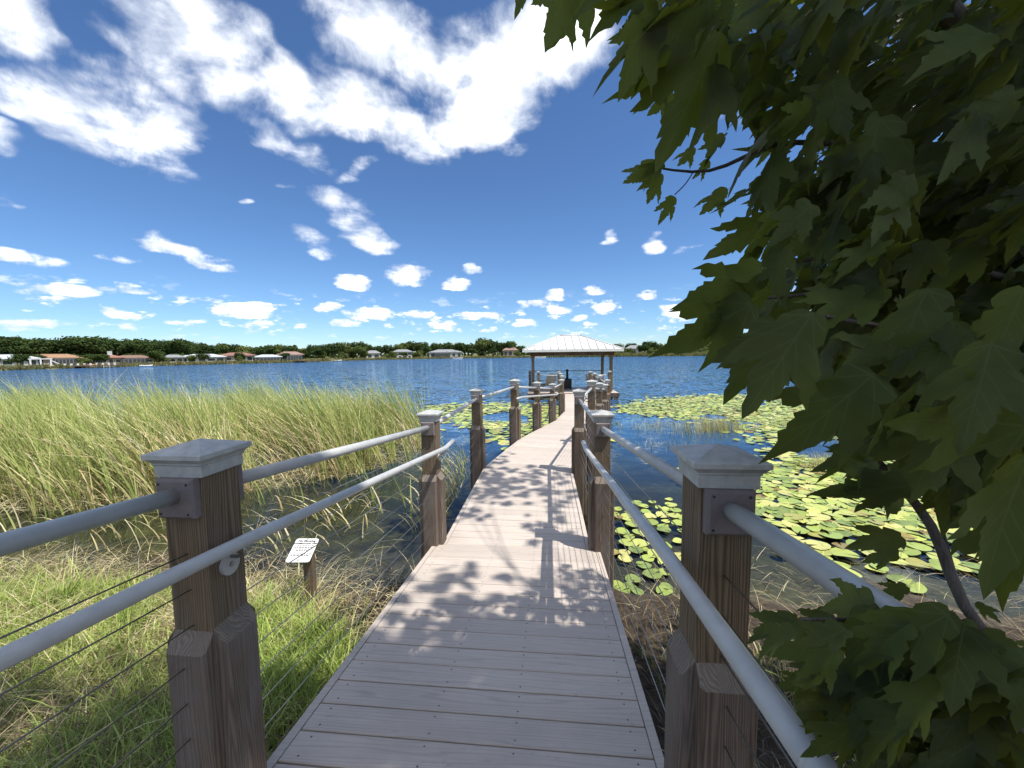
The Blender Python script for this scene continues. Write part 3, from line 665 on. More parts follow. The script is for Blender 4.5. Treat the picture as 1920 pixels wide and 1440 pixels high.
def sign_text(body, x, y, size, bold=0.):
    cu = bpy.data.curves.new('lettering', 'FONT'); cu.body = body; cu.size = size; cu.align_x = 'CENTER'; cu.align_y = 'CENTER'; cu.offset = bold; cu.resolution_u = 2; cu.fill_mode = 'FRONT'
    tmp = bpy.data.objects.new('tmp_text', cu); col.objects.link(tmp); bpy.context.view_layer.update()
    me = bpy.data.meshes.new_from_object(tmp.evaluated_get(bpy.context.evaluated_depsgraph_get())); bpy.data.objects.remove(tmp)
    me.materials.clear(); me.materials.append(M['black_line']); o = link('lettering', me, board, (x, y, .0075)); return o
sign_text('No Mowing', 0, .100, .030, .0014); sign_text('CONSERVATION AREA', 0, .070, .0186, .0012)
random.seed(3)
for k, y in enumerate((.045, .027, .009, -.009, -.045, -.062)):
    x = -.078 if k != 3 else -.055
    while x < (.068 if k != 3 else .045):
        w = random.uniform(.010, .022); MB().box((x+w/2, y, .0072), (w, .0078, .0006)).build('small_print', M['black_line'], board); x += w+.005
MB().tube([(0, -.110, .006), (0, -.110, .009)], .006, 10).build('screw', M['screw'], board)
MB().tube([(0, .121, .006), (0, .121, .009)], .005, 10).build('screw', M['screw'], board)

# ------------------------------------------------------------------ grasses and reeds
def blades(base, h, width, lean, curl, tone, segs=4, facing=None):
    """base (n,3), h (n), width (n), lean (n,2) horizontal tip offset as a share of h, curl (n) droop; tone (n,3)"""
    n = len(base); s = np.linspace(0, 1, segs+1)
    an = rng.uniform(0, 2*math.pi, n) if facing is None else facing
    wd = np.c_[np.cos(an), np.sin(an), np.zeros(n)]
    V = np.zeros((n, segs*2+1, 3)); C = np.zeros((n, segs*2+1, 3))
    for k, t in enumerate(s):
        off = (t*.35+.65*t**2)[None] if False else (t*.3+.7*t**2)
        c = base.copy(); c[:, 0] += lean[:, 0]*h*off; c[:, 1] += lean[:, 1]*h*off
        c[:, 2] += h*(t-curl*t**3)
        w = width*(1-.85*t**1.6)
        if k < segs:
            V[:, 2*k] = c-wd*w[:, None]/2; V[:, 2*k+1] = c+wd*w[:, None]/2; C[:, 2*k] = C[:, 2*k+1] = tone*(.9+.15*t)
        else: V[:, 2*k] = c; C[:, 2*k] = tone*1.05
    q = []
    m_ = segs*2+1; o = np.arange(n)[:, None]*m_
    for k in range(segs-1):
        q.append(np.c_[o+2*k, o+2*k+1, o+2*k+2]); q.append(np.c_[o+2*k+1, o+2*k+3, o+2*k+2])
    k = segs-1; q.append(np.c_[o+2*k, o+2*k+1, o+2*k+2])
    return V.reshape(-1, 3), np.concatenate(q), C.reshape(-1, 3)
def merge(parts):
    V, Fc, C = [], [], []; o = 0
    for v, f, c in parts: V.append(v); Fc.append(f+o); C.append(c); o += len(v)
    return np.concatenate(V), np.concatenate(Fc), np.concatenate(C)
def inpoly(P, poly):
    x, y = P[:, 0], P[:, 1]; r = np.zeros(len(P), bool); k = len(poly)
    for i in range(k):
        x1, y1 = poly[i]; x2, y2 = poly[(i+1) % k]
        c = ((y1 > y) != (y2 > y)) & (x < (x2-x1)*(y-y1)/(y2-y1+1e-12)+x1); r ^= c
    return r
def scatter(poly, n):
    poly = np.array(poly)[:, :2]; lo, hi = poly.min(0), poly.max(0); out = []
    tot = 0
    while tot < n:
        P = rng.uniform(lo, hi, (n*2, 2)); P = P[inpoly(P, poly)]; out.append(P); tot += len(P)
    return np.concatenate(out)[:n]
def pnoise(P, s, seed=0):
    r = np.random.default_rng(seed); v = 0
    for k in range(6):
        a = r.uniform(0, 2*math.pi); f = s*r.uniform(.6, 1.8); v = v+np.sin((P[:, 0]*math.cos(a)+P[:, 1]*math.sin(a))*f+r.uniform(0, 6.3))
    return v/6*1.6
def tones(n, pal, jit=.18):
    pal = np.array(pal); c = pal[rng.integers(0, len(pal), n)]; return np.clip(c*rng.uniform(1-jit, 1+jit, (n, 1)), 0, 1)
GREEN = [(.28, .34, .085), (.37, .41, .13), (.20, .27, .065), (.42, .43, .16)]
STRAW = [(.60, .50, .26), (.70, .61, .34), (.46, .36, .18), (.74, .67, .44)]
# cattail bed
def cattails(poly, n, hmin, hmax, gmix, seed, clump=1.):
    P = scatter(poly, int(n*1.6)); nz = pnoise(P, 2.6, seed); keep = rng.uniform(0, 1, len(P)) < np.clip(.58+.95*nz, .04, 1); P = P[keep][:n]; n = len(P)
    # gather into clumps
    cc = P+0; g = np.round(P/.33)*.33+rng.normal(0, .0, P.shape); cc = P*(1-.5*clump)+(g+.08*np.sin(g*7))*.5*clump
    z = np.minimum(bank_z(cc[:, 0], cc[:, 1]), 0)-.03
    gm = np.clip(gmix+.55*pnoise(P, 1.1, seed+5)+.035*(-P[:, 0]-5.5), .08, .92); isg = rng.uniform(0, 1, n) < gm
    h = rng.uniform(hmin, hmax, n)*(1+.16*pnoise(P, 1.3, seed+9)); h = np.where(isg, h*np.where(rng.uniform(0, 1, n) < .06, 1.15, 1.), h*rng.uniform(.4, 1.08, n))+np.abs(z)
    tone = np.where(isg[:, None], tones(n, GREEN), tones(n, STRAW))
    lean = np.c_[-rng.uniform(.02, .45, n)-.08, rng.normal(0, .13, n)]
    lean[~isg] *= rng.uniform(.8, 2.2, ((~isg).sum(), 1))
    lean += rng.normal(0, .14, lean.shape)
    curl = np.where(isg, rng.uniform(0, .18, n), rng.uniform(.05, .55, n))
    return blades(np.c_[cc, z], h, rng.uniform(.012, .028, n), lean, curl, tone, 5)
def litter(poly, n, lmin, lmax, pal, zup=.12, zfun=None, wid=(.004, .011)):
    P = scatter(poly, n); an = rng.uniform(0, 2*math.pi, n); L = rng.uniform(lmin, lmax, n)
    zb = zfun(P[:, 0], P[:, 1]) if zfun else np.zeros(n)
    z = zb+rng.uniform(0, zup, n)
    hh = L*rng.uniform(.05, .5, n); lean = np.c_[np.cos(an), np.sin(an)]*(L/np.maximum(hh, .01))[:, None]
    return blades(np.c_[P, z], hh, rng.uniform(*wid, n), lean, rng.uniform(.2, 1.0, n), tones(n, pal), 4)
bedA = [(-26, 5.0), (-14, 5.6), (-9.3, 5.7), (-7.6, 6.1), (-6.3, 6.1), (-5.2, 6.4), (-4.2, 6.6), (-3.2, 7.4), (-2.4, 8.4), (-1.9, 9.7), (-2.2, 10.9), (-3.4, 11.6), (-6, 12.2), (-10, 12.0), (-16, 11.5), (-26, 11)]
parts = [cattails(bedA, 34000, 1.3, 2.0, .42, 11), litter(bedA, 14000, .3, .9, STRAW, .35, None, (.006, .014))]
front = [(-9.4, 5.5), (-7.2, 5.7), (-5.2, 6.1), (-3.2, 7.2), (-2.2, 8.6), (-3.4, 8.6), (-5, 7.2), (-8, 6.7), (-10, 6.4)]
parts.append(cattails(front, 900, .7, 1.35, .8, 23, 1.5))
parts.append(litter(front, 1600, .25, .8, STRAW, .10, None, (.005, .012)))
for (u_, v_, n_, hm, g_) in ((690, 845, 420, 1.85, .25), (650, 850, 200, 1.6, .5), (770, 850, 260, 1.75, .9), (470, 860, 420, 1.9, .45), (360, 865, 380, 1.85, .6), (560, 860, 300, 1.8, .4)):
    p_ = onz(u_, v_-25, 0); parts.append(cattails([(p_[0]-.5, p_[1]-.45), (p_[0]+.5, p_[1]-.35), (p_[0]+.45, p_[1]+.5), (p_[0]-.5, p_[1]+.5)], n_, hm*.8, hm*1.08, g_, 51+n_))
bedB = [(-1.5, 6.4), (-.95, 5.6), (-.85, 7.4), (-.6, 8.6), (-1.5, 9.0)]
parts.append(cattails(bedB, 110, .35, 1.1, .5, 31)); parts.append(litter(bedB, 120, .2, .5, STRAW, .08))
bedC = [(-6.5, 4.6), (-1.2, 4.3), (-1.0, 6.2), (-4.0, 6.6), (-7.5, 5.6)]
parts.append(cattails(bedC, 130, .25, .8, .6, 37)); parts.append(litter(bedC, 130, .3, .9, STRAW+[(.2, .16, .09)], .05))
V, Fc, C = merge(parts)
reeds = link('reed_bed', np_mesh('reed_bed', V, Fc, M['blade'], C)); tag(reeds, 'dense bed of green and straw coloured cattail reeds leaning in the wind', 'reeds', kind='stuff')
# grass on the bank at the left
def grass(poly, n, hmin, hmax, pal, seed, wid=(.004, .010), clump=.9, lean=.55):
    P = scatter(poly, int(n*1.7)); nz = pnoise(P, 4.5, seed); P = P[rng.uniform(0, 1, len(P)) < np.clip(.6+.7*nz, .06, 1)][:n]; n = len(P)
    g = np.round(P/.12)*.12; P = P*(1-.4*clump)+(g+.03*np.sin(g*31))*.4*clump
    z = bank_z(P[:, 0], P[:, 1])-.02; h = rng.uniform(hmin, hmax, n)*(1+.35*pnoise(P, 3., seed+2)); h = np.maximum(h, hmin*.4)
    an = rng.uniform(0, 2*math.pi, n); l = rng.uniform(.1, lean*1.6, n); le = np.c_[np.cos(an)*l-.12, np.sin(an)*l]
    return blades(np.c_[P, z], h, rng.uniform(*wid, n), le, rng.uniform(.05, .6, n), tones(n, pal), 4)
BG = [(.26, .36, .065), (.34, .43, .10), (.19, .28, .055), (.42, .47, .14)]
bankL = [(-12, -2), (-1.12, -2), (-1.08, 2.6), (-1.3, 3.3), (-2.4, 3.75), (-4, 3.9), (-8, 4.5), (-12, 5)]
nearL = [(-4.5, .3), (-1.1, .3), (-1.05, 2.5), (-1.6, 3.1), (-2.6, 3.5), (-4.8, 3.7), (-5.5, 2)]
parts = [grass(bankL, 26000, .12, .32, BG, 5), grass(nearL, 19000, .14, .36, BG, 6), grass(nearL, 16000, .12, .40, STRAW+[(.3, .25, .13), (.24, .2, .1)], 9, lean=1.2),
         litter(bankL, 16000, .15, .5, STRAW+[(.18, .13, .075), (.22, .17, .10)], .10, bank_z, (.003, .007)),
         litter([(-3.2, 2.6), (-1.0, 2.4), (-.95, 4.0), (-2.2, 4.4), (-4.5, 4.5), (-8, 5.0), (-9, 4)], 5000, .12, .55, STRAW+[(.15, .10, .06), (.10, .07, .045)], .05, bank_z, (.003, .007))]
parts += [grass([(-2.2, .8), (-1.1, .8), (-1.08, 2.4), (-1.5, 2.9), (-2.4, 3.0)], 6000, .22, .5, BG, 16, (.005, .012)), grass([(-5, 1.2), (-2.2, 1.0), (-2.2, 2.6), (-5.5, 3.0)], 8000, .2, .42, BG, 17, (.005, .011))]
parts += [litter([(-4.5, .3), (-1.1, .3), (-1.1, 1.9), (-2.0, 2.3), (-4.8, 2.2)], 7000, .15, .5, [(.20, .15, .09), (.14, .10, .06), (.28, .22, .13), (.10, .075, .05)], .24, bank_z, (.003, .006))]
# a few taller tufts
for (u, v, k) in ((520, 1150, 160), (470, 1260, 200), (560, 1220, 160), (500, 1330, 220), (120, 1130, 200), (250, 1180, 200), (430, 1200, 160), (90, 1250, 150)):
    p = onz(u, v, .25); P = rng.normal(0, .09, (k, 2))+p[:2]; n = k; an = rng.uniform(0, 6.3, n); l = rng.uniform(.1, .8, n)
    parts.append(blades(np.c_[P, bank_z(P[:, 0], P[:, 1])-.02], rng.uniform(.25, .55, n), rng.uniform(.006, .013, n), np.c_[np.cos(an)*l-.1, np.sin(an)*l], rng.uniform(.1, .7, n), tones(n, BG), 5))
V, Fc, C = merge(parts)
tag(link('bank_grass', np_mesh('bank_grass', V, Fc, M['blade'], C)), 'green and dry grass tangled over the bank left of the walkway', 'grass', kind='stuff')
# litter, roots and sparse grass on the shaded bank at the right
bankR = [(.75, -2), (8, -2), (8, 2.9), (4, 3.1), (2.2, 3.1), (.85, 3.4)]
DK = [(.10, .075, .05), (.16, .12, .08), (.22, .17, .11), (.07, .055, .04)]
parts = [litter(bankR, 14000, .08, .35, DK, .05, bank_z, (.003, .008)), grass([(.8, .2), (4, .2), (4, 2.6), (.9, 2.7)], 3500, .08, .25, BG+STRAW, 15, lean=.9),
         litter([(1.0, 2.8), (6, 2.7), (6, 4.6), (1.2, 4.2)], 900, .15, .5, STRAW+DK, .02, lambda x, y: np.maximum(bank_z(x, y), -.02), (.003, .007))]
V, Fc, C = merge(parts)
tag(link('bank_litter', np_mesh('bank_litter', V, Fc, M['blade'], C)), 'dry roots and leaf litter on the shaded bank right of the walkway', 'litter', kind='stuff')
# rushes standing in the water at the right
parts = []
for (u, v, sx, sy, n, h) in ((1210, 805, .35, .25, 120, .42), (1260, 800, .4, .3, 150, .40), (1330, 808, .35, .25, 420, .62), (1365, 806, .25, .25, 260, .62), (1300, 815, .5, .3, 160, .4), (1545, 878, .22, .16, 240, .42), (1500, 800, .7, .5, 300, .4), (1620, 830, .6, .4, 260, .42), (1240, 835, .5, .25, 90, .25), (1160, 800, .1, .3, 30, .3)):
    p = onz(u, v, 0); P = rng.normal(0, 1, (n, 2))*(sx, sy)+p[:2]
    isg = rng.uniform(0, 1, n) < .45
    parts.append(blades(np.c_[P, np.full(n, -.05)], rng.uniform(.5, 1.15, n)*h, rng.uniform(.006, .012, n), np.c_[rng.normal(-.15, .22, n), rng.normal(0, .2, n)], rng.uniform(0, .3, n), np.where(isg[:, None], tones(n, GREEN), tones(n, STRAW)), 4))
V, Fc, C = merge(parts)
tag(link('water_rushes', np_mesh('water_rushes', V, Fc, M['blade'], C)), 'thin tufts of rushes standing in the water right of the walkway', 'rushes', kind='stuff')

# ------------------------------------------------------------------ lily pads
def pad_verts(r, ex, rot, tilt, n=14):
    a = np.linspace(.16, 2*math.pi-.16, n); rr = r*(1+.05*np.sin(a*3+rot*5)+.03*np.sin(a*5+rot))
    x = np.r_[0, np.cos(a)*rr]; y = np.r_[0, np.sin(a)*rr*ex]; z = np.r_[0, .006+.010*np.sin(a*2+rot*3)*r/.15]
    z = z+np.abs(np.r_[0, np.sin(a+rot)])*0
    c, s = math.cos(rot), math.sin(rot); X = x*c-y*s; Y = x*s+y*c
    return np.c_[X, Y, z+tilt[0]*X+tilt[1]*Y]
PADF = np.array([(0, i, i+1) for i in range(1, 14)])
PT = [(.28, .35, .07), (.37, .43, .09), (.22, .30, .06), (.44, .47, .12), (.50, .47, .16)]
PT += [(.13, .19, .045)]
PTo = [(.30, .20, .05), (.30, .27, .07), (.20, .10, .04)]
def pad_patch(name, label, polypx, n, rmin, rmax, gap, nmax=300, zt=.0, stand=.0):
    poly = [onz(u, v, 0)[:2] for u, v in polypx]; P = scatter(poly, n*14); P = P+rng.normal(0, 1, P.shape)*np.where(rng.uniform(0, 1, (len(P), 1)) < .3, .5, .12)*min(1., n/400); nz = pnoise(P, 1.1, hash(name) % 97 if False else len(name)); P = P[nz > gap]
    grid = {}; kept = []
    for (x, y) in P:
        r = rng.uniform(rmin, rmax); kx, ky = int(x/.4), int(y/.4); ok = True
        for dx in (-1, 0, 1):
            for dy in (-1, 0, 1):
                for (a, b, c) in grid.get((kx+dx, ky+dy), ()):
                    if (a-x)**2+(b-y)**2 < ((r+c)*.60)**2: ok = False; break
                if not ok: break
            if not ok: break
        if ok: grid.setdefault((kx, ky), []).append((x, y, r)); kept.append((x, y, r))
        if len(kept) >= n: break
    kept.sort(key=lambda t: -t[2]/math.hypot(t[0], t[1]))
    c0 = np.mean([k[:2] for k in kept], 0); root = empty(name, (c0[0], c0[1], 0)); tag(root, label, 'lily pads')
    rest = []
    for i, (x, y, r) in enumerate(kept):
        tl = rng.normal(0, .03+stand, 2); v = pad_verts(r, rng.uniform(.88, 1), rng.uniform(0, 6.3), tl); v[:, 2] += .008+rng.uniform(0, .008)+abs(rng.normal(0, stand*.3))
        tn = tones(1, PT if rng.uniform() > .07 else PTo)[0]; C = np.tile(tn, (len(v), 1)); C[1:] *= rng.uniform(.9, 1.12)
        if i < nmax:
            o = link('lily_pad', np_mesh('lily_pad', v, PADF, M['pad'], C), root, (x-c0[0], y-c0[1], 0))
        else:
            v[:, 0] += x-c0[0]; v[:, 1] += y-c0[1]; rest.append((v, PADF, C))
    if rest:
        V, Fc, C = merge(rest); o = link('lily_pads_far', np_mesh('lily_pads_far', V, Fc, M['pad'], C), root); o['kind'] = 'stuff'
    return root
pad_patch('water_lily_patch', 'broad yellow-green water lily patch on the right stretching out into the lake', [(1160, 768), (1230, 750), (1340, 743), (1560, 742), (1920, 745), (2100, 760), (2100, 1000), (1640, 1012), (1540, 1008), (1480, 985), (1405, 965), (1400, 885), (1480, 868), (1560, 852), (1470, 838), (1430, 812), (1440, 790), (1300, 786), (1220, 776)], 7500, .075, .15, -.75, 300, stand=.03)
pad_patch('water_lily_patch', 'small water lily group floating just right of the near ramp', [(1155, 950), (1250, 935), (1290, 960), (1300, 1130), (1250, 1190), (1150, 1190), (1160, 1040)], 75, .06, .115, -.35)
pad_patch('water_lily_patch', 'water lily patch left of the walkway beyond the second post', [(800, 762), (930, 757), (1070, 764), (1075, 800), (1060, 832), (985, 842), (930, 812), (880, 800), (820, 790)], 620, .10, .19, -.5, 300, stand=.03)
pad_patch('water_lily_patch', 'few scattered water lily pads in the shallows by the drooping branch', [(1440, 1010), (1600, 1030), (1800, 980), (1900, 1060), (1700, 1100), (1480, 1060)], 14, .08, .13, -.3)

# ------------------------------------------------------------------ far shore: trees, houses, shoreline growth
def crown_mesh(name, seed, shape, nq, mat, size=(.45, .85)):
    """shape: list of (cx,cy,cz,rx,ry,rz) lobes of a crown of about unit-10 m"""
    r = np.random.default_rng(seed); pts = []; nor = []
    vol = np.array([s[3]*s[4]*s[5] for s in shape]); vol = vol**.7; vol = vol/vol.sum()
    for s, w in zip(shape, vol):
        k = int(nq*w); d = r.normal(0, 1, (k, 3)); d /= np.linalg.norm(d, axis=1)[:, None]; rad = r.uniform(.55, 1.08, (k, 1))
        pts.append(np.array(s[:3])+d*rad*np.array(s[3:])); nor.append(d)
    P = np.concatenate(pts); N = np.concatenate(nor)+r.normal(0, .45, (len(P), 3)); N /= np.linalg.norm(N, axis=1)[:, None]
    t = np.cross(N, r.normal(0, 1, N.shape)); t /= np.linalg.norm(t, axis=1)[:, None]; b = np.cross(N, t); sz = r.uniform(*size, (len(P), 1))
    V = np.stack([P-t*sz*.6, P-b*sz*.4, P+t*sz*.6, P+b*sz*.4], 1).reshape(-1, 3); Fq = np.arange(len(V)).reshape(-1, 4)
    return np_mesh(name, V, Fq, mat)
def oak(seed):
    r = random.Random(seed); L = [(0, 0, 6.2, 3.6, 3.4, 2.6)]
    for k in range(8):
        a = r.uniform(0, 6.3); d = r.uniform(1.6, 3.6); L.append((math.cos(a)*d, math.sin(a)*d, r.uniform(4.2, 7.8), r.uniform(1.3, 2.3), r.uniform(1.3, 2.3), r.uniform(1.1, 1.9)))
    return L
def bush(seed):
    r = random.Random(seed); L = []
    for k in range(9):
        a = r.uniform(0, 6.3); d = r.uniform(0, 3.0); L.append((math.cos(a)*d, math.sin(a)*d, r.uniform(1.5, 5.5), r.uniform(1.4, 2.4), r.uniform(1.4, 2.4), r.uniform(1.2, 2.6)))
    return L
CR_D = [crown_mesh('crown', 40+k, oak(40+k), 1500, M['crown_dark']) for k in range(5)]
CR_DL = [crown_mesh('crown', 60+k, oak(60+k), 1500, M['crown_light']) for k in range(3)]
CR_B = [crown_mesh('crown', 80+k, bush(80+k), 1300, M['crown_light']) for k in range(4)]
def trunk_mesh(seed):
    r = random.Random(seed); b = MB(); top = Vector((r.uniform(-.4, .4), r.uniform(-.4, .4), 4.5)); b.tube([(0, 0, -.4), (.05, 0, 1.2), top*.6, top], [.38, .3, .24, .16], 7)
    for k in range(4):
        a = r.uniform(0, 6.3); e = top+Vector((math.cos(a)*2.2, math.sin(a)*2.2, r.uniform(1, 2.4))); b.tube([top*.62, (top*.62).lerp(e, .5)+Vector((0, 0, -.2)), e], [.17, .11, .05], 5)
    return b.mesh('trunk', M['bark'], True)
TRK = [trunk_mesh(k) for k in range(4)]
def far_tree(u, vtop, k, crowns, label, group, wid=1., cat='tree', name='shade_tree', base=9.0):
    p = inland(u, k); d = proj(p)[2]; ub, vb, _ = proj(p)
    h = max(2.5, (vb-vtop)*d/F); s = h/base; r = empty(name, p, random.uniform(0, 6.3)); tag(r, label, cat, group)
    t = link('trunk', random.choice(TRK), r); t.scale = (s*.8, s*.8, s)
    c = link('crown', random.choice(crowns), r); c.scale = (s*wid*random.uniform(.92, 1.12), s*wid*random.uniform(.92, 1.12), s); c.rotation_euler = (0, 0, random.uniform(0, 6.3))
    return r
TOPU = [-60, 0, 60, 110, 140, 185, 230, 270, 310, 350, 385, 402, 420, 440, 470, 490, 510, 535, 560, 576, 600, 640, 665, 680, 705, 730, 760, 775, 800, 825, 845, 870, 890, 905, 925, 940, 955, 968, 985, 1010]
TOPV = [634, 633, 635, 637, 633, 632, 639, 638, 637, 638, 646, 649, 644, 645, 648, 650, 651, 644, 649, 652, 648, 645, 640, 642, 646, 650, 639, 641, 645, 642, 645, 642, 643, 637, 636, 644, 639, 642, 651, 652]
random.seed(21)
u = -70
while u < 1000:
    left = u < 400
    vt = np.interp(u, TOPU, TOPV)
    lab = 'tall dark tree in the dense wood behind the far left houses' if left else 'dark rounded tree in the row behind the middle houses of the far shore'
    far_tree(u, vt+random.uniform(-4, 2.5), random.uniform(30, 46), CR_D if random.random() < .8 or left else CR_DL, lab, 'far wood on the left' if left else 'far trees behind the middle houses', 1.15)
    u += random.uniform(17, 25)
u = -60
while u < 990:   # second row
    vt = np.interp(u, TOPU, TOPV)
    left = u < 400
    far_tree(u, vt+random.uniform(3, 9), random.uniform(48, 70), CR_D, 'tall dark tree in the dense wood behind the far left houses' if left else 'dark rounded tree in the row behind the middle houses of the far shore', 'far wood on the left' if left else 'far trees behind the middle houses', 1.3)
    u += random.uniform(22, 34)
for (u, vt, k, cr, lab, w) in ((295, 656, 13, CR_D, 'rounded dark tree between the brown roofed and grey roofed far houses', 1.3), (595, 650, 14, CR_D, 'broad dark tree right of the pinkish roofed far house', 1.4), (645, 655, 10, CR_B, 'light green bushy tree on the far shore left of the white gables', 1.0), (678, 650, 9, CR_DL, 'bright green rounded tree at the water on the far shore', 1.15), (908, 636, 16, CR_DL, 'large rounded green tree right of the wide white far house', 1.1), (925, 640, 18, CR_D, 'dark tree beside the large rounded tree on the far shore', 1.0), (785, 652, 12, CR_B, 'loose pale tree between the two storey and wide far houses', .9), (955, 640, 30, CR_D, 'dark round tree just left of the gazebo roof', .9), (450, 664, 6, CR_B, 'low shrub by the water below the red roofed far house', 1.2), (160, 665, 8, CR_B, 'low shrub between the orange roofed and terracotta far houses', 1.2)):
    far_tree(u, vt, k, cr, lab, None, w)
u = 1160
TU2 = [1160, 1200, 1230, 1270, 1300, 1400, 1500, 1650]; TV2 = [647, 645, 643, 640, 637, 629, 622, 616]
while u < 1660:
    vt = np.interp(u, TU2, TV2)
    far_tree(u, vt+random.uniform(-2, 3), random.uniform(45, 60), CR_B if random.random() < .75 else CR_D, 'olive green tree in the wetland thicket right of the gazebo', 'thicket on the far right shore', 1.25, name='thicket_tree', base=7.5)
    far_tree(u+random.uniform(-9, 9), vt+random.uniform(4, 11), random.uniform(24, 40), CR_B if random.random() < .8 else CR_DL, 'olive green tree in the wetland thicket right of the gazebo', 'thicket on the far right shore', 1.25, name='thicket_tree', base=7.5)
    if random.random() < .7: far_tree(u+random.uniform(-9, 9), vt+random.uniform(9, 15), random.uniform(10, 20), CR_B, 'low bush at the foot of the wetland thicket right of the gazebo', 'bushes on the far right shore', 1.5, 'bush', 'thicket_bush', 7.5)
    u += random.uniform(15, 23)
# low shrubs in the gardens
u = -40
while u < 1000:
    far_tree(u, np.interp(u, SU, SV)-random.uniform(8, 17), random.uniform(8, 34), CR_B if random.random() < .45 else CR_D, 'low garden shrub among the houses of the far shore', 'garden shrubs on the far shore', 1.4, 'shrub', 'garden_shrub', 7.5)
    u += random.uniform(16, 34)
# wood far behind, closing the gaps under the crowns
n = 9000; uu = rng.uniform(-90, 1720, n); kk = rng.uniform(60, 85, n); tv = np.interp(uu, TOPU+TU2, TOPV+TV2)+rng.uniform(3, 8, n)+3*np.sin(uu*.19)
B_ = np.array([inland(x, k, 0) for x, k in zip(uu, kk)]); dd = (B_-CAM) @ _f
top = np.array([at(x, v, d)[2] for x, v, d in zip(uu, tv, dd)]); B_[:, 2] = rng.uniform(0, 1, n)**.7*np.maximum(top, 1.5)
N = rng.normal(0, 1, (n, 3)); N /= np.linalg.norm(N, axis=1)[:, None]; t_ = np.cross(N, rng.normal(0, 1, (n, 3))); t_ /= np.linalg.norm(t_, axis=1)[:, None]; b2 = np.cross(N, t_); sz = rng.uniform(.7, 1.5, (n, 1))
V = np.stack([B_-t_*sz, B_-b2*sz*.7, B_+t_*sz, B_+b2*sz*.7], 1).reshape(-1, 3)
tag(link('distant_wood', np_mesh('distant_wood', V, np.arange(len(V)).reshape(-1, 4), M['crown_dark'])), 'dark wood closing the horizon behind the far trees', 'wood', kind='stuff')
# reedy fringe of the far shoreline
parts = []
for (a, b_, n, hh, pal) in ((-60, 1000, 26000, .9, [(.15, .16, .06), (.11, .13, .045), (.2, .18, .08), (.26, .22, .10)]), (1000, 1700, 22000, 2.0, [(.17, .19, .06), (.22, .21, .08), (.13, .16, .05), (.28, .25, .11)])):
    uu = rng.uniform(a, b_, n); kk = rng.uniform(-.5, 7, n) if hh < 1.5 else rng.uniform(-.5, 12, n)
    B_ = np.array([inland(x, k) for x, k in zip(uu, kk)]); B_[:, 2] -= .05
    parts.append(blades(B_, rng.uniform(.4, 1.1, n)*hh*(1+.4*np.sin(uu*.21)*np.sin(uu*.043)), rng.uniform(.15, .4, n), rng.normal(-.1, .25, (n, 2)), rng.uniform(0, .3, n), tones(n, pal), 2))
V, Fc, C = merge(parts)
tag(link('shoreline_reeds', np_mesh('shoreline_reeds', V, Fc, M['blade'], C)), 'strip of reeds and tall grass along the far waterline', 'reeds', kind='stuff')

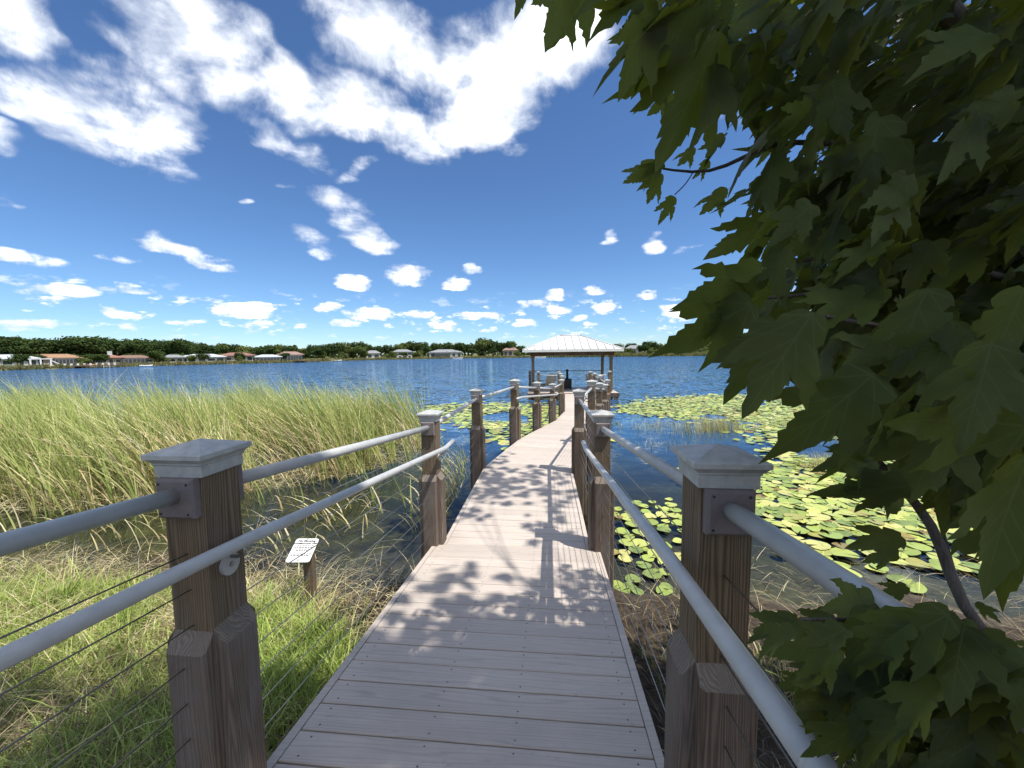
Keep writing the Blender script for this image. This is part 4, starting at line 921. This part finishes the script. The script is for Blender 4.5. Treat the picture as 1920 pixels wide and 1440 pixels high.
ROOFS = {'grey': (.42, .46, .50), 'orange': (.30, .185, .115), 'terra': (.25, .13, .095), 'brown': (.20, .13, .10), 'pale': (.44, .47, .50), 'red': (.22, .12, .095), 'pink': (.25, .17, .145), 'dgrey': (.22, .23, .24)}
WALLS = {'white': (.46, .47, .47), 'cream': (.42, .37, .29), 'tan': (.42, .32, .22), 'grey': (.40, .40, .40)}
for k, c in ROOFS.items(): M['rf_'+k] = plain('roof_'+k, c, .8, .12, 1.5, .2)
for k, c in WALLS.items(): M['wl_'+k] = plain('wall_'+k, c, .85, .06, .6, .2)
M['glass'] = plain('window_glass', (.02, .028, .035), .12, .1, 1., .6)
M['screen'] = plain('pool_screen', (.045, .05, .055), .7, .15, 1., .2)
def house(u0, u1, vtop, vbase, roofc, wallc, k, label, storeys=1, screen=None, chimney=False, nwin=5, flat=.0):
    um = (u0+u1)/2; g = inland(um, k); d = proj(g)[2]; z0 = at(um, vbase, d)[2]; z0 = min(z0, g[2]); w = (u1-u0)*d/F; top = at(um, vtop, d)[2]; tot = top-z0
    yaw = -math.atan2(g[0], g[1])*.9+R(random.uniform(-6, 6)); dep = min(w*.6, 11)
    r = empty('house', (g[0], g[1], z0), yaw); tag(r, label, 'house', 'houses on the far shore')
    hw = tot*(.60 if storeys == 1 else .70)
    MB().box((0, dep/2, hw/2-.2), (w, dep, hw+.4)).build('wall', M['wl_'+wallc], r)
    o_ = .55; rl = max(.3, w/2-dep*.45)
    e = [(-w/2-o_, -o_, hw), (w/2+o_, -o_, hw), (w/2+o_, dep+o_, hw), (-w/2-o_, dep+o_, hw)]; a1, a2 = (-rl, dep/2, tot), (rl, dep/2, tot)
    rf = MB(); rf.add(e+[(x, y, z+.22) for x, y, z in e]+[a1, a2], [(3, 2, 1, 0), (0, 1, 5, 4), (1, 2, 6, 5), (2, 3, 7, 6), (3, 0, 4, 7), (4, 5, 9, 8), (5, 6, 9), (6, 7, 8, 9), (7, 4, 8)])
    ro = rf.build('roof', M['rf_'+roofc], r)
    MB().beam(Vector(a1)+Vector((0, 0, .03)), Vector(a2)+Vector((0, 0, .03)), .3, .12).build('ridge', M['rf_'+roofc], ro)
    if chimney: MB().box((w*.18, dep*.45, tot+.2), (1.0, .8, 1.6)).build('chimney', M['wl_white'], ro)
    sh = hw/storeys
    for s in range(storeys):
        for q in range(nwin):
            x = -w/2+w*(q+.5)/nwin; ww = w/nwin*random.uniform(.45, .8); hh = sh*random.uniform(.5, .72); zc = s*sh+sh*.48
            f = MB().box((x, -.03, zc), (ww+.18, .10, hh+.18)).build('window', M['white'], r)
            MB().box((x, -.065, zc), (ww, .06, hh)).build('pane', M['glass'], f)
    if screen:
        s0, s1 = screen; xs = -w/2+w*s0; xe = -w/2+w*s1; xm = (xs+xe)/2; sw_ = xe-xs; hs_ = hw*1.0
        sc = MB(); sc.add([(xs, -.1, 0), (xe, -.1, 0), (xe, -4.5, 0), (xs, -4.5, 0), (xs, -.1, hs_), (xe, -.1, hs_), (xe-.8, -4.5, hs_*.82), (xs+.8, -4.5, hs_*.82)], [(0, 1, 5, 4), (1, 2, 6, 5), (2, 3, 7, 6), (3, 0, 4, 7), (4, 5, 6, 7)])
        scr = sc.build('pool_enclosure', M['screen'], r)
        for q in range(6):
            x = xs+sw_*q/5; x2 = xs+.8+(sw_-1.6)*q/5; MB().beam((x2, -4.53, 0), (x2, -4.53, hs_*.82), .10, .10).build('enclosure_post', M['rf_dgrey'], scr)
    return r
random.seed(5)
house(-20, 52, 665, 684, 'grey', 'white', 20, 'far house with blue-grey roof at the left edge of the photo')
house(62, 136, 664, 683, 'orange', 'cream', 22, 'far house with wide tan-orange roof, second from the left', screen=(.55, 1.0))
house(170, 220, 665, 681, 'terra', 'tan', 22, 'far house with terracotta roof and white chimney', chimney=True, screen=(.1, .5))
house(222, 279, 666, 681, 'brown', 'tan', 22, 'low far house with dark brown roof and screened porch', screen=(.2, .85))
house(310, 340, 665, 679, 'dgrey', 'grey', 20, 'small grey roofed far house beside the long pale roofed one', nwin=3)
house(346, 414, 664, 679, 'pale', 'white', 20, 'long low far house with pale blue-white roof')
house(417, 470, 661, 677, 'red', 'cream', 20, 'far house with red-brown roof and cream walls')
house(482, 524, 665, 677, 'grey', 'grey', 18, 'far house with grey roof and dark pool enclosure', screen=(.1, .9), nwin=3)
house(524, 566, 659, 676, 'pink', 'tan', 22, 'far house with pinkish brown roof and dark enclosure', screen=(.3, 1.0), nwin=3)
house(688, 712, 657, 671, 'dgrey', 'white', 24, 'small white gabled far house between green trees', nwin=2)
house(738, 772, 655, 672, 'dgrey', 'white', 20, 'two storey grey and white far house', storeys=2, nwin=4)
house(806, 866, 655, 670, 'dgrey', 'white', 20, 'wide white far house with dark screened pool room', screen=(.12, .62), nwin=6)
house(944, 970, 650, 663, 'pink', 'tan', 26, 'far house with pink-brown roof just left of the gazebo', nwin=3)
far_tree(1180, 651, 14, CR_B, 'round bush in front of the pale house right of the gazebo', None, 1.3, 'bush', 'garden_shrub', 7.5); far_tree(1208, 649, 16, CR_D, 'dark bush beside the pale house right of the gazebo', None, 1.2, 'bush', 'garden_shrub', 7.5)
house(1174, 1204, 647, 660, 'dgrey', 'grey', 34, 'pale far house among bushes just right of the gazebo', nwin=3)
# white fence, landing, kayak and boats at the far left shore
fp = empty('white_fence', inland(147, 1.2), -math.atan2(*inland(147, 1.2)[:2])); tag(fp, 'row of white posts standing at the far left waterline', 'fence')
for q in range(13):
    MB().box((-6.2+q*1.03, 0, .45), (.38, .3, 1.1)).build('fence_post', M['white'], fp)
MB().box((0, .2, .12), (13, .1, .2)).build('fence_board', M['white'], fp)
pg = empty('white_pergola', inland(78, 6), -math.atan2(*inland(78, 6)[:2])); tag(pg, 'small white open frame standing on the lawn of the far left shore', 'pergola')
for sx in (-1.5, 0, 1.5): MB().box((sx, 0, .9), (.28, .28, 2.0)).build('frame_post', M['white'], pg)
MB().box((0, 0, 1.95), (3.6, .3, .22)).build('frame_beam', M['white'], pg); MB().beam((1.5, 0, 1.6), (3.4, 0, .2), .25, .2).build('slide', M['white'], pg)
M['orange_paint'] = plain('orange_paint', (.5, .12, .03), .4, .05, 3.)
def boat(u, k, L, mat, label, name='small_boat', z=None):
    p = inland(u, k, z); r = empty(name, p, -math.atan2(p[0], p[1])+R(random.uniform(-25, 25))); tag(r, label, 'boat')
    rings = []
    for t in np.linspace(-1, 1, 9):
        w = .55*(1-abs(t)**2.4)+.02; x = t*L/2; rz_ = .10*t*t; rings.append([(x, -w, .42+rz_), (x, -w*.7, .05+rz_), (x, w*.7, .05+rz_), (x, w, .42+rz_), (x, w*.8, .40+rz_), (x, 0, .30+rz_), (x, -w*.8, .40+rz_)])
    MB().loft(rings).build('hull', M[mat], r, True); MB().box((0, 0, .38), (.25, .8, .05)).build('seat', M[mat], r)
boat(152, 4.5, 5.0, 'orange_paint', 'orange kayak lying on the grass at the far left shore', 'kayak')
boat(274, -3, 2.6, 'white', 'small white boat on the water below the brown roofed far house', z=-.08)
boat(858, -3, 5, 'white', 'small white boat at the shore below the wide white far house', z=-.08)
boat(631, 0.5, 4, 'white', 'tiny white boat at the shore left of the green far trees', z=0)
boat(1012, -2.5, 6.5, 'white', 'white boat on the far shore seen under the gazebo roof', z=-.08)
def far_dock(u, L, label):
    p = inland(u, -5); r = empty('far_dock', (p[0], p[1], 0), -math.atan2(p[0], p[1])); tag(r, label, 'dock')
    MB().box((0, 2, .55), (L, 4, .16)).build('dock_deck', M['beam'], r)
    for q in range(5): MB().tube([(-L/2+L*q/4, .1, -.6), (-L/2+L*q/4, .1, 1.2)], .12, 6).build('piling', M['bark'], r)
far_dock(574, 7, 'dark wooden dock on the far shore below the pinkish roofed house'); far_dock(186, 8, 'low dark dock at the far left shore beside the white posts')

# ------------------------------------------------------------------ foreground maple
HALF = [(.0, .0), (.10, -.03), (.20, .0), (.30, .08), (.34, .17), (.30, .22), (.28, .28), (.36, .33), (.40, .42), (.46, .47), (.47, .56), (.53, .64), (.52, .72), (.56, .88), (.46, .79), (.41, .78), (.35, .71), (.29, .70), (.215, .62), (.20, .66), (.235, .74), (.205, .79), (.215, .87), (.16, .90), (.155, .98), (.10, 1.02), (.08, 1.11), (.0, 1.30)]
LOW = [(.0, .0), (.22, -.02), (.36, .12), (.26, .22), (.46, .38), (.60, .62), (.40, .60), (.23, .52), (.26, .70), (.12, .87), (.0, 1.10)]
def leaf_geo(half, fold, droop, seed=0, wavy=.03):
    r = np.random.default_rng(seed); k = len(half); V = []; Fc = []; UV = []
    def z(x, y): return fold*abs(x)-droop*max(y, 0)**2+wavy*math.sin(y*9+x*6+seed)*abs(x)*2-.25*fold*x*x
    from mathutils.geometry import tessellate_polygon
    top = half[-1][1]; my = [top*q for q in (.18, .36, .54, .70, .85)]
    asym = r.normal(0, .02, (2, k, 2)); asym[:, 0] = 0; asym[:, -1] = 0
    ids_m = []
    for y in [0.]+my+[top]: V.append((0, y, z(0, y))); UV.append((0, y)); ids_m.append(len(V)-1)
    for si, s in enumerate((1, -1)):
        ids = [ids_m[0]]
        for i in range(1, k-1):
            x, y = half[i]; x = max(.02, x+asym[si, i, 0]); y = y+asym[si, i, 1]; V.append((s*x, y, z(x, y))); UV.append((s*x, y)); ids.append(len(V)-1)
        ids += [ids_m[-1]]+ids_m[-2:0:-1]
        for f in tessellate_polygon([[Vector((V[i][0], V[i][1], 0)) for i in ids]]):
            f = [ids[i] for i in f]; p0, p1, p2 = (np.array(V[i][:2]) for i in f)
            if (p1[0]-p0[0])*(p2[1]-p0[1])-(p1[1]-p0[1])*(p2[0]-p0[0]) < 0: f = f[::-1]
            Fc.append(tuple(f))
    return np.array(V), np.array(Fc), np.array(UV)
LG = [leaf_geo(HALF, f, d, i, w) for i, (f, d, w) in enumerate(((.25, .16, .03), (.42, .24, .03), (-.15, .20, .035), (.5, .12, .03), (.15, .34, .04), (.34, -.12, .03)))]
LM = {mk: [np_mesh('leaf', *g[:2], M[mk], uv=g[2], smooth=True) for g in LG] for mk in ('leaf', 'leaf_young', 'leaf_rust')}
LLOW = [leaf_geo(LOW, f, d, 20+i) for i, (f, d) in enumerate(((.2, .15), (.4, .2), (-.1, .2)))]
TR = Vector((2.75, .55, float(bank_z(np.array([2.75]), np.array([.55]))[0])))
tree = empty('maple_tree', TR); tag(tree, 'leafy maple tree whose dark branches hang in from the right', 'tree')
def W2(p): return Vector(p)-TR
def frame(base, dirv, nrm, size):
    y = Vector(dirv).normalized(); n_ = Vector(nrm); n_ = (n_-y*n_.dot(y)).normalized(); x = y.cross(n_)
    m_ = Matrix((x, y, n_)).transposed().to_4x4(); m_ = m_ @ Matrix.Diagonal((size, size, size, 1)); m_.translation = base; return m_
leaves = []      # (matrix, mat, shown size)
CAMV = Vector(CAM)
def pix_leaf(ub, vb, ut, vt, d, mat='leaf', tilt=.0, var=None, dd=0., wide=.8):
    b = Vector(at(ub, vb, d)); t = Vector(at(ut, vt, d+dd)); L = (t-b).length
    nrm = (CAMV-b).normalized()*1.0+Vector((random.uniform(-.9, .9)+tilt, random.uniform(-.6, .6), random.uniform(-.6, .9)))
    if random.random() < .5: nrm = -nrm
    m_ = frame(b, t-b, nrm, L/1.30); m_ = m_ @ Matrix.Diagonal((wide, 1, 1, 1)); leaves.append((m_, mat, random.randrange(6) if var is None else var, L/d))
random.seed(12)
HERO = [(1068, -30, 1000, 116, .85, 0), (1100, -40, 1040, 90, .9, 0), (1000, -60, 962, 12, .9, 0), (1300, 10, 1097, 108, .75, .1), (1235, 20, 1130, 200, .8, 0), (1275, 80, 1155, 213, .82, .5), (1350, 60, 1248, 303, .85, 0), (1345, 120, 1314, 272, .9, .6), (1390, 90, 1410, 240, 1., .2), (1330, -20, 1190, 110, .8, 0), (1230, -60, 1110, 60, .8, 0), (1440, -30, 1330, 120, .9, 0), (1500, 20, 1420, 200, 1., 0),
 (1440, 240, 1329, 346, .95, 0), (1560, 150, 1587, 278, .8, 0), (1530, 300, 1405, 388, .9, 0), (1460, 405, 1326, 476, .95, .2), (1550, 440, 1440, 500, .95, .1), (1430, 470, 1366, 530, 1., .3), (1430, 505, 1271, 574, .85, .2), (1445, 545, 1268, 634, .8, .1), (1410, 568, 1238, 676, .75, .15), (1525, 585, 1385, 790, .6, 0), (1460, 600, 1360, 760, .7, .1), (1640, 700, 1457, 862, .6, .1), (1600, 760, 1475, 800, .75, .3),
 (1645, 865, 1548, 892, .8, .2), (1700, 905, 1550, 938, .8, .1), (1690, 1005, 1602, 1018, .9, .3), (1685, 1040, 1600, 1045, .9, .3), (1495, 1158, 1415, 1186, .55, .3), (1560, 1150, 1480, 1180, .55, .2), (1640, 1130, 1520, 1145, .52, .2), (1660, 1235, 1612, 1418, .45, 0), (1745, 1330, 1675, 1470, .42, 0), (1600, 1240, 1480, 1300, .5, .1), (1580, 1290, 1500, 1380, .5, .1), (1935, 850, 1805, 1096, .45, 0), (1935, 800, 1600, 758, .5, .1), (1730, 1170, 1780, 1285, .55, .0), (1900, 950, 1850, 1130, .7, 0), (1560, 1200, 1470, 1240, .52, .2), (1830, 1130, 1880, 1170, .7, .2), (1700, 1100, 1640, 1120, .85, .2),
 (1820, 620, 1640, 720, .55, 0), (1780, 780, 1700, 960, .6, 0), (1700, 640, 1560, 720, .65, .1), (1920, 540, 1850, 720, .5, 0), (1740, 540, 1660, 700, .6, 0), (1640, 470, 1540, 590, .75, 0), (1860, 640, 1800, 860, .5, .1), (1650, 220, 1600, 420, .8, 0), (1700, 330, 1600, 470, .75, 0)]
for (a, b_, c, d_, dep, tl) in HERO: pix_leaf(a, b_, c, d_, dep*random.uniform(.96, 1.1), 'leaf', tl, dd=random.uniform(-.04, .04))
for (a, b_, c, d_, dep, mt_) in ((1378, 178, 1368, 224, 1.0, 'leaf_rust'), (1250, 165, 1222, 212, 1.0, 'leaf_rust'), (1262, 175, 1200, 222, 1.0, 'leaf_young'), (1280, 170, 1245, 220, 1., 'leaf_young'), (1226, 300, 1163, 362, 1., 'leaf_rust'), (1240, 305, 1195, 350, 1., 'leaf_young'), (1240, 325, 1208, 388, 1., 'leaf_young'), (1264, 368, 1238, 420, 1., 'leaf_young'), (1358, 252, 1318, 306, 1., 'leaf_young'), (1300, 275, 1268, 318, 1., 'leaf_young'), (1330, 300, 1290, 335, 1., 'leaf_young'), (1357, 350, 1310, 412, 1., 'leaf_young'), (1400, 355, 1340, 420, 1., 'leaf_young'), (1420, 120, 1375, 185, .95, 'leaf_young'), (1800, 70, 1770, 170, .9, 'leaf_young'), (1385, 680, 1343, 700, 1.1, 'leaf'), (1560, 795, 1545, 785, 1.1, 'leaf'), (1940, 345, 1880, 430, .7, 'leaf_young')):
    pix_leaf(a, b_, c, d_, dep*random.uniform(1., 1.15), mt_, 0.)
# the mass of the crown at the right: an uneven volume, leaves drooping towards the lake
SIL = [(1130, -60), (1180, 60), (1290, 120), (1350, 180), (1420, 190), (1450, 260), (1420, 330), (1400, 400), (1450, 450), (1400, 520), (1400, 580), (1430, 640), (1520, 700), (1600, 760), (1570, 830), (1620, 880), (1640, 940), (1720, 900), (1860, 980), (1930, 1000), (2150, 900), (2150, -80)]
SIL2 = [(1500, 1160), (1640, 1140), (1720, 1150), (1800, 1210), (1930, 1190), (2150, 1150), (2150, 1560), (1500, 1560), (1540, 1380), (1490, 1280)]
def fill(poly, n, d0, d1, smin, smax, hole=None):
    P = scatter(poly, n)
    for (u, v) in P:
        d = rng.uniform(d0, d1)
        if hole and any((u-a)**2/c**2+(v-b_)**2/e**2 < 1 for a, b_, c, e in hole): continue
        b = Vector(at(u, v, d)); dr = Vector((-.75+rng.normal(0, .25), rng.normal(0, .3), -.62+rng.normal(0, .25))); nr = Vector((rng.normal(-.5, .4), rng.normal(-.35, .45), rng.normal(.6, .35)))
        L = rng.uniform(smin, smax); m_ = frame(b-dr.normalized()*L*.5, dr, nr, L) @ Matrix.Diagonal((rng.uniform(.62, .9), 1, 1, 1)); q = rng.uniform()
        leaves.append((m_, 'leaf' if q < .9 else 'leaf_young', int(rng.integers(0, 6)), L/d))
HOLES = [(1490, 470, 40, 18), (1500, 600, 30, 25), (1560, 270, 40, 22), (1480, 300, 45, 25), (1660, 400, 25, 20), (1640, 110, 20, 16), (1830, 90, 26, 20)]
fill(SIL, 400, .75, 1.2, .085, .15, HOLES); fill(SIL, 900, 1.15, 1.7, .08, .14, HOLES); fill([(1380, -60), (1500, 60), (1620, 200), (1640, 420), (1560, 560), (1640, 780), (1800, 900), (2150, 900), (2150, -60)], 600, 1.3, 2.0, .10, .16); fill([(1560, 250), (1700, 300), (2150, 200), (2150, 960), (1850, 900), (1650, 820), (1560, 700), (1480, 560)], 700, 1.0, 1.7, .08, .13)
fill(SIL2, 40, .6, 1.0, .06, .11); fill(SIL2, 110, .9, 1.6, .07, .12); fill([(1440, 1175), (1500, 1150), (1600, 1140), (1720, 1160), (1850, 1235), (1890, 1330), (1740, 1440), (1640, 1480), (1560, 1400), (1500, 1290)], 44, .42, .58, .04, .075); fill([(1640, 1190), (1780, 1180), (1960, 1260), (1960, 1500), (1640, 1500)], 70, .38, .52, .05, .09)
# branches

def branch(pts, r0, r1, name='branch', parent=tree):
    pts = [W2(p) for p in pts]; k = len(pts); rad = [r0+(r1-r0)*i/(k-1) for i in range(k)]
    # smooth the path
    sm = []
    for i in range(k-1):
        for q in range(4):
            t = q/4; p0, p1, p2, p3 = pts[max(i-1, 0)], pts[i], pts[i+1], pts[min(i+2, k-1)]
            sm.append(.5*((2*p1)+(p2-p0)*t+(2*p0-5*p1+4*p2-p3)*t*t+(3*p1-p0-3*p2+p3)*t**3))
    sm.append(pts[-1]); n_ = len(sm); rr = [r0+(r1-r0)*i/(n_-1) for i in range(n_)]
    return MB().tube(sm, rr, 8).build(name, M['bark'], parent, True)
T0 = TR
branch([T0+Vector((0, 0, -.3)), T0+Vector((-.03, .03, 1.0)), T0+Vector((.02, .0, 2.4)), T0+Vector((-.05, -.2, 4.2)), T0+Vector((-.05, -.5, 6.2)), T0+Vector((.1, -.9, 8.8))], .17, .05, 'trunk')
A = lambda u, v, d: Vector(at(u, v, d))
branch([T0+Vector((0, 0, 1.6)), A(2300, 420, 1.5), A(1930, 180, 1.45), A(1830, 80, 1.4), A(1740, -20, 1.35), A(1600, -160, 1.3), A(1300, -330, 1.3)], .05, .022)
branch([T0+Vector((0, 0, .6)), A(2100, 1330, 1.5), A(1845, 1185, 1.45), A(1745, 985, 1.5), A(1650, 870, 1.5), A(1560, 790, 1.5), A(1500, 725, 1.5), A(1455, 690, 1.5)], .026, .006)
branch([A(1790, 1080, 1.48), A(1760, 970, 1.5), A(1740, 900, 1.5)], .008, .004)
branch([A(1500, 730, 1.5), A(1495, 690, 1.5), A(1478, 655, 1.5)], .006, .003); branch([A(1505, 735, 1.5), A(1502, 690, 1.5), A(1497, 650, 1.5)], .005, .003); branch([A(1510, 755, 1.5), A(1475, 745, 1.5), A(1438, 718, 1.5)], .005, .003)
branch([A(1830, 80, 1.4), A(1700, 260, 1.3), A(1590, 270, 1.2), A(1460, 270, 1.1), A(1330, 320, 1.05), A(1215, 312, 1.05)], .014, .002)
branch([A(1740, -20, 1.35), A(1560, 20, 1.1), A(1400, 100, .95), A(1340, 150, .92)], .010, .002); branch([A(1600, -60, 1.2), A(1480, 60, 1.05), A(1395, 105, .98)], .007, .002)
branch([A(1930, 300, 1.45), A(1760, 420, 1.25), A(1640, 470, 1.1), A(1560, 480, 1.0), A(1440, 500, .95)], .014, .003); branch([A(1640, 470, 1.1), A(1680, 520, 1.0), A(1600, 530, .98)], .006, .002)
branch([A(2050, 560, 1.3), A(1780, 500, 1.1), A(1640, 520, 1.0), A(1560, 545, .95), A(1430, 560, .9)], .012, .003); branch([A(2050, 700, 1.2), A(1800, 640, .9), A(1640, 610, .8), A(1530, 590, .75)], .010, .003)
branch([A(1900, 1250, .62), A(1760, 1200, .55), A(1640, 1165, .55), A(1500, 1162, .55)], .005, .002); branch([A(1850, 1190, 1.4), A(1930, 1260, 1.2), A(2000, 1400, 1.1)], .007, .004)
branch([A(1265, 365, 1.05), A(1285, 345, 1.05), A(1300, 322, 1.05)], .0015, .0015)
# the crown overhead: throws the shade over the near walkway and the bank
over = []
def cluster(c, rad, n, smin=.12, smax=.19):
    for k in range(n):
        d = rng.normal(0, 1, 3); d /= np.linalg.norm(d); p = np.array(c)+d*rng.uniform(.2, 1.)**.5*np.array(rad)
        q = p-CAM; dep = q@_f
        if dep > .05:
            v_ = 720-F*(q@_u)/dep; u_ = 960+F*(q@_r)/dep
            if v_ > -40 and -60 < u_ < 1700: continue
            if np.linalg.norm(q) < .7: continue
        elif np.linalg.norm(q) < .7: continue
        over.append((Vector(p), rng.uniform(smin, smax)))
CL = [((2.9, -1.7, 8.9), (1.4, 1.5, .8), 1300), ((1.3, -1.4, 9.0), (1.2, 1.2, .7), 1050), ((4.1, -.9, 9.0), (1.2, 1.1, .9), 850), ((3.0, -.2, 8.9), (1.2, .55, .5), 850), ((1.0, -.5, 9.1), (1.3, .9, .5), 420), ((1.9, -.3, 9.1), (.9, .5, .5), 420), ((2.6, .9, 7.6), (1.0, .5, .6), 90),
      ((3.3, 2.2, 7.4), (.7, .6, .5), 40), ((2.2, 3.5, 8.0), (1.0, .8, .5), 250), ((3.5, 3.3, 8.3), (.8, .9, .5), 110), ((3.4, .4, 5.6), (1.0, 1.0, .9), 400), ((2.6, .3, 4.6), (.9, .9, .6), 350), ((2.7, 4.5, 8.9), (.7, .6, .3), 80), ((1.9, 2.9, 7.2), (.6, .6, .3), 70)]
for c, rad, n in CL: cluster(c, rad, n)
for c, rad, n in CL:
    tip = Vector(c); stt = T0+Vector((-.05, -.2 if c[2] < 5.8 else -.45, min(max(c[2]-2.2, 1.8), 6.5)))
    branch([stt, stt.lerp(tip, .5)+Vector((0, 0, .25)), tip], .011 if c[2] > 5.8 else .022, .002)
# foliage objects: the largest 300 leaves are parts of their own, the rest one mass
leaves.sort(key=lambda l: -l[3])
vis = [l for l in leaves]
for (m_, mk, vr, s_) in vis[:300]:
    o = link('leaf', LM[mk][vr], tree); mm = m_.copy(); mm.translation = m_.translation-TR; o.matrix_local = mm
def mass(items, name, mk, geos):
    V, Fc, UV = [], [], []; o = 0
    for m_, g in items:
        v = np.c_[g[0], np.ones(len(g[0]))] @ np.array(m_).T; V.append(v[:, :3]-np.array(TR)); Fc.append(g[1]+o); UV.append(g[2]); o += len(v)
    ob = link(name, np_mesh(name, np.concatenate(V), np.concatenate(Fc), M[mk], uv=np.concatenate(UV), smooth=True), tree); ob['kind'] = 'stuff'
mass([(l[0], LG[l[2]]) for l in vis[300:] if l[1] == 'leaf'], 'foliage', 'leaf', LG)
yv = [(l[0], LG[l[2]]) for l in vis[300:] if l[1] != 'leaf']
if yv: mass(yv, 'young_foliage', 'leaf_young', LG)
items = []
for p, s_ in over:
    dr = Vector((-.4+rng.normal(0, .5), rng.normal(0, .5), -.35+rng.normal(0, .3))); items.append((frame(p, dr, Vector((rng.normal(0, .5), rng.normal(0, .5), 1)), s_), LLOW[int(rng.integers(0, 3))]))
mass(items, 'upper_foliage', 'leaf', LLOW)
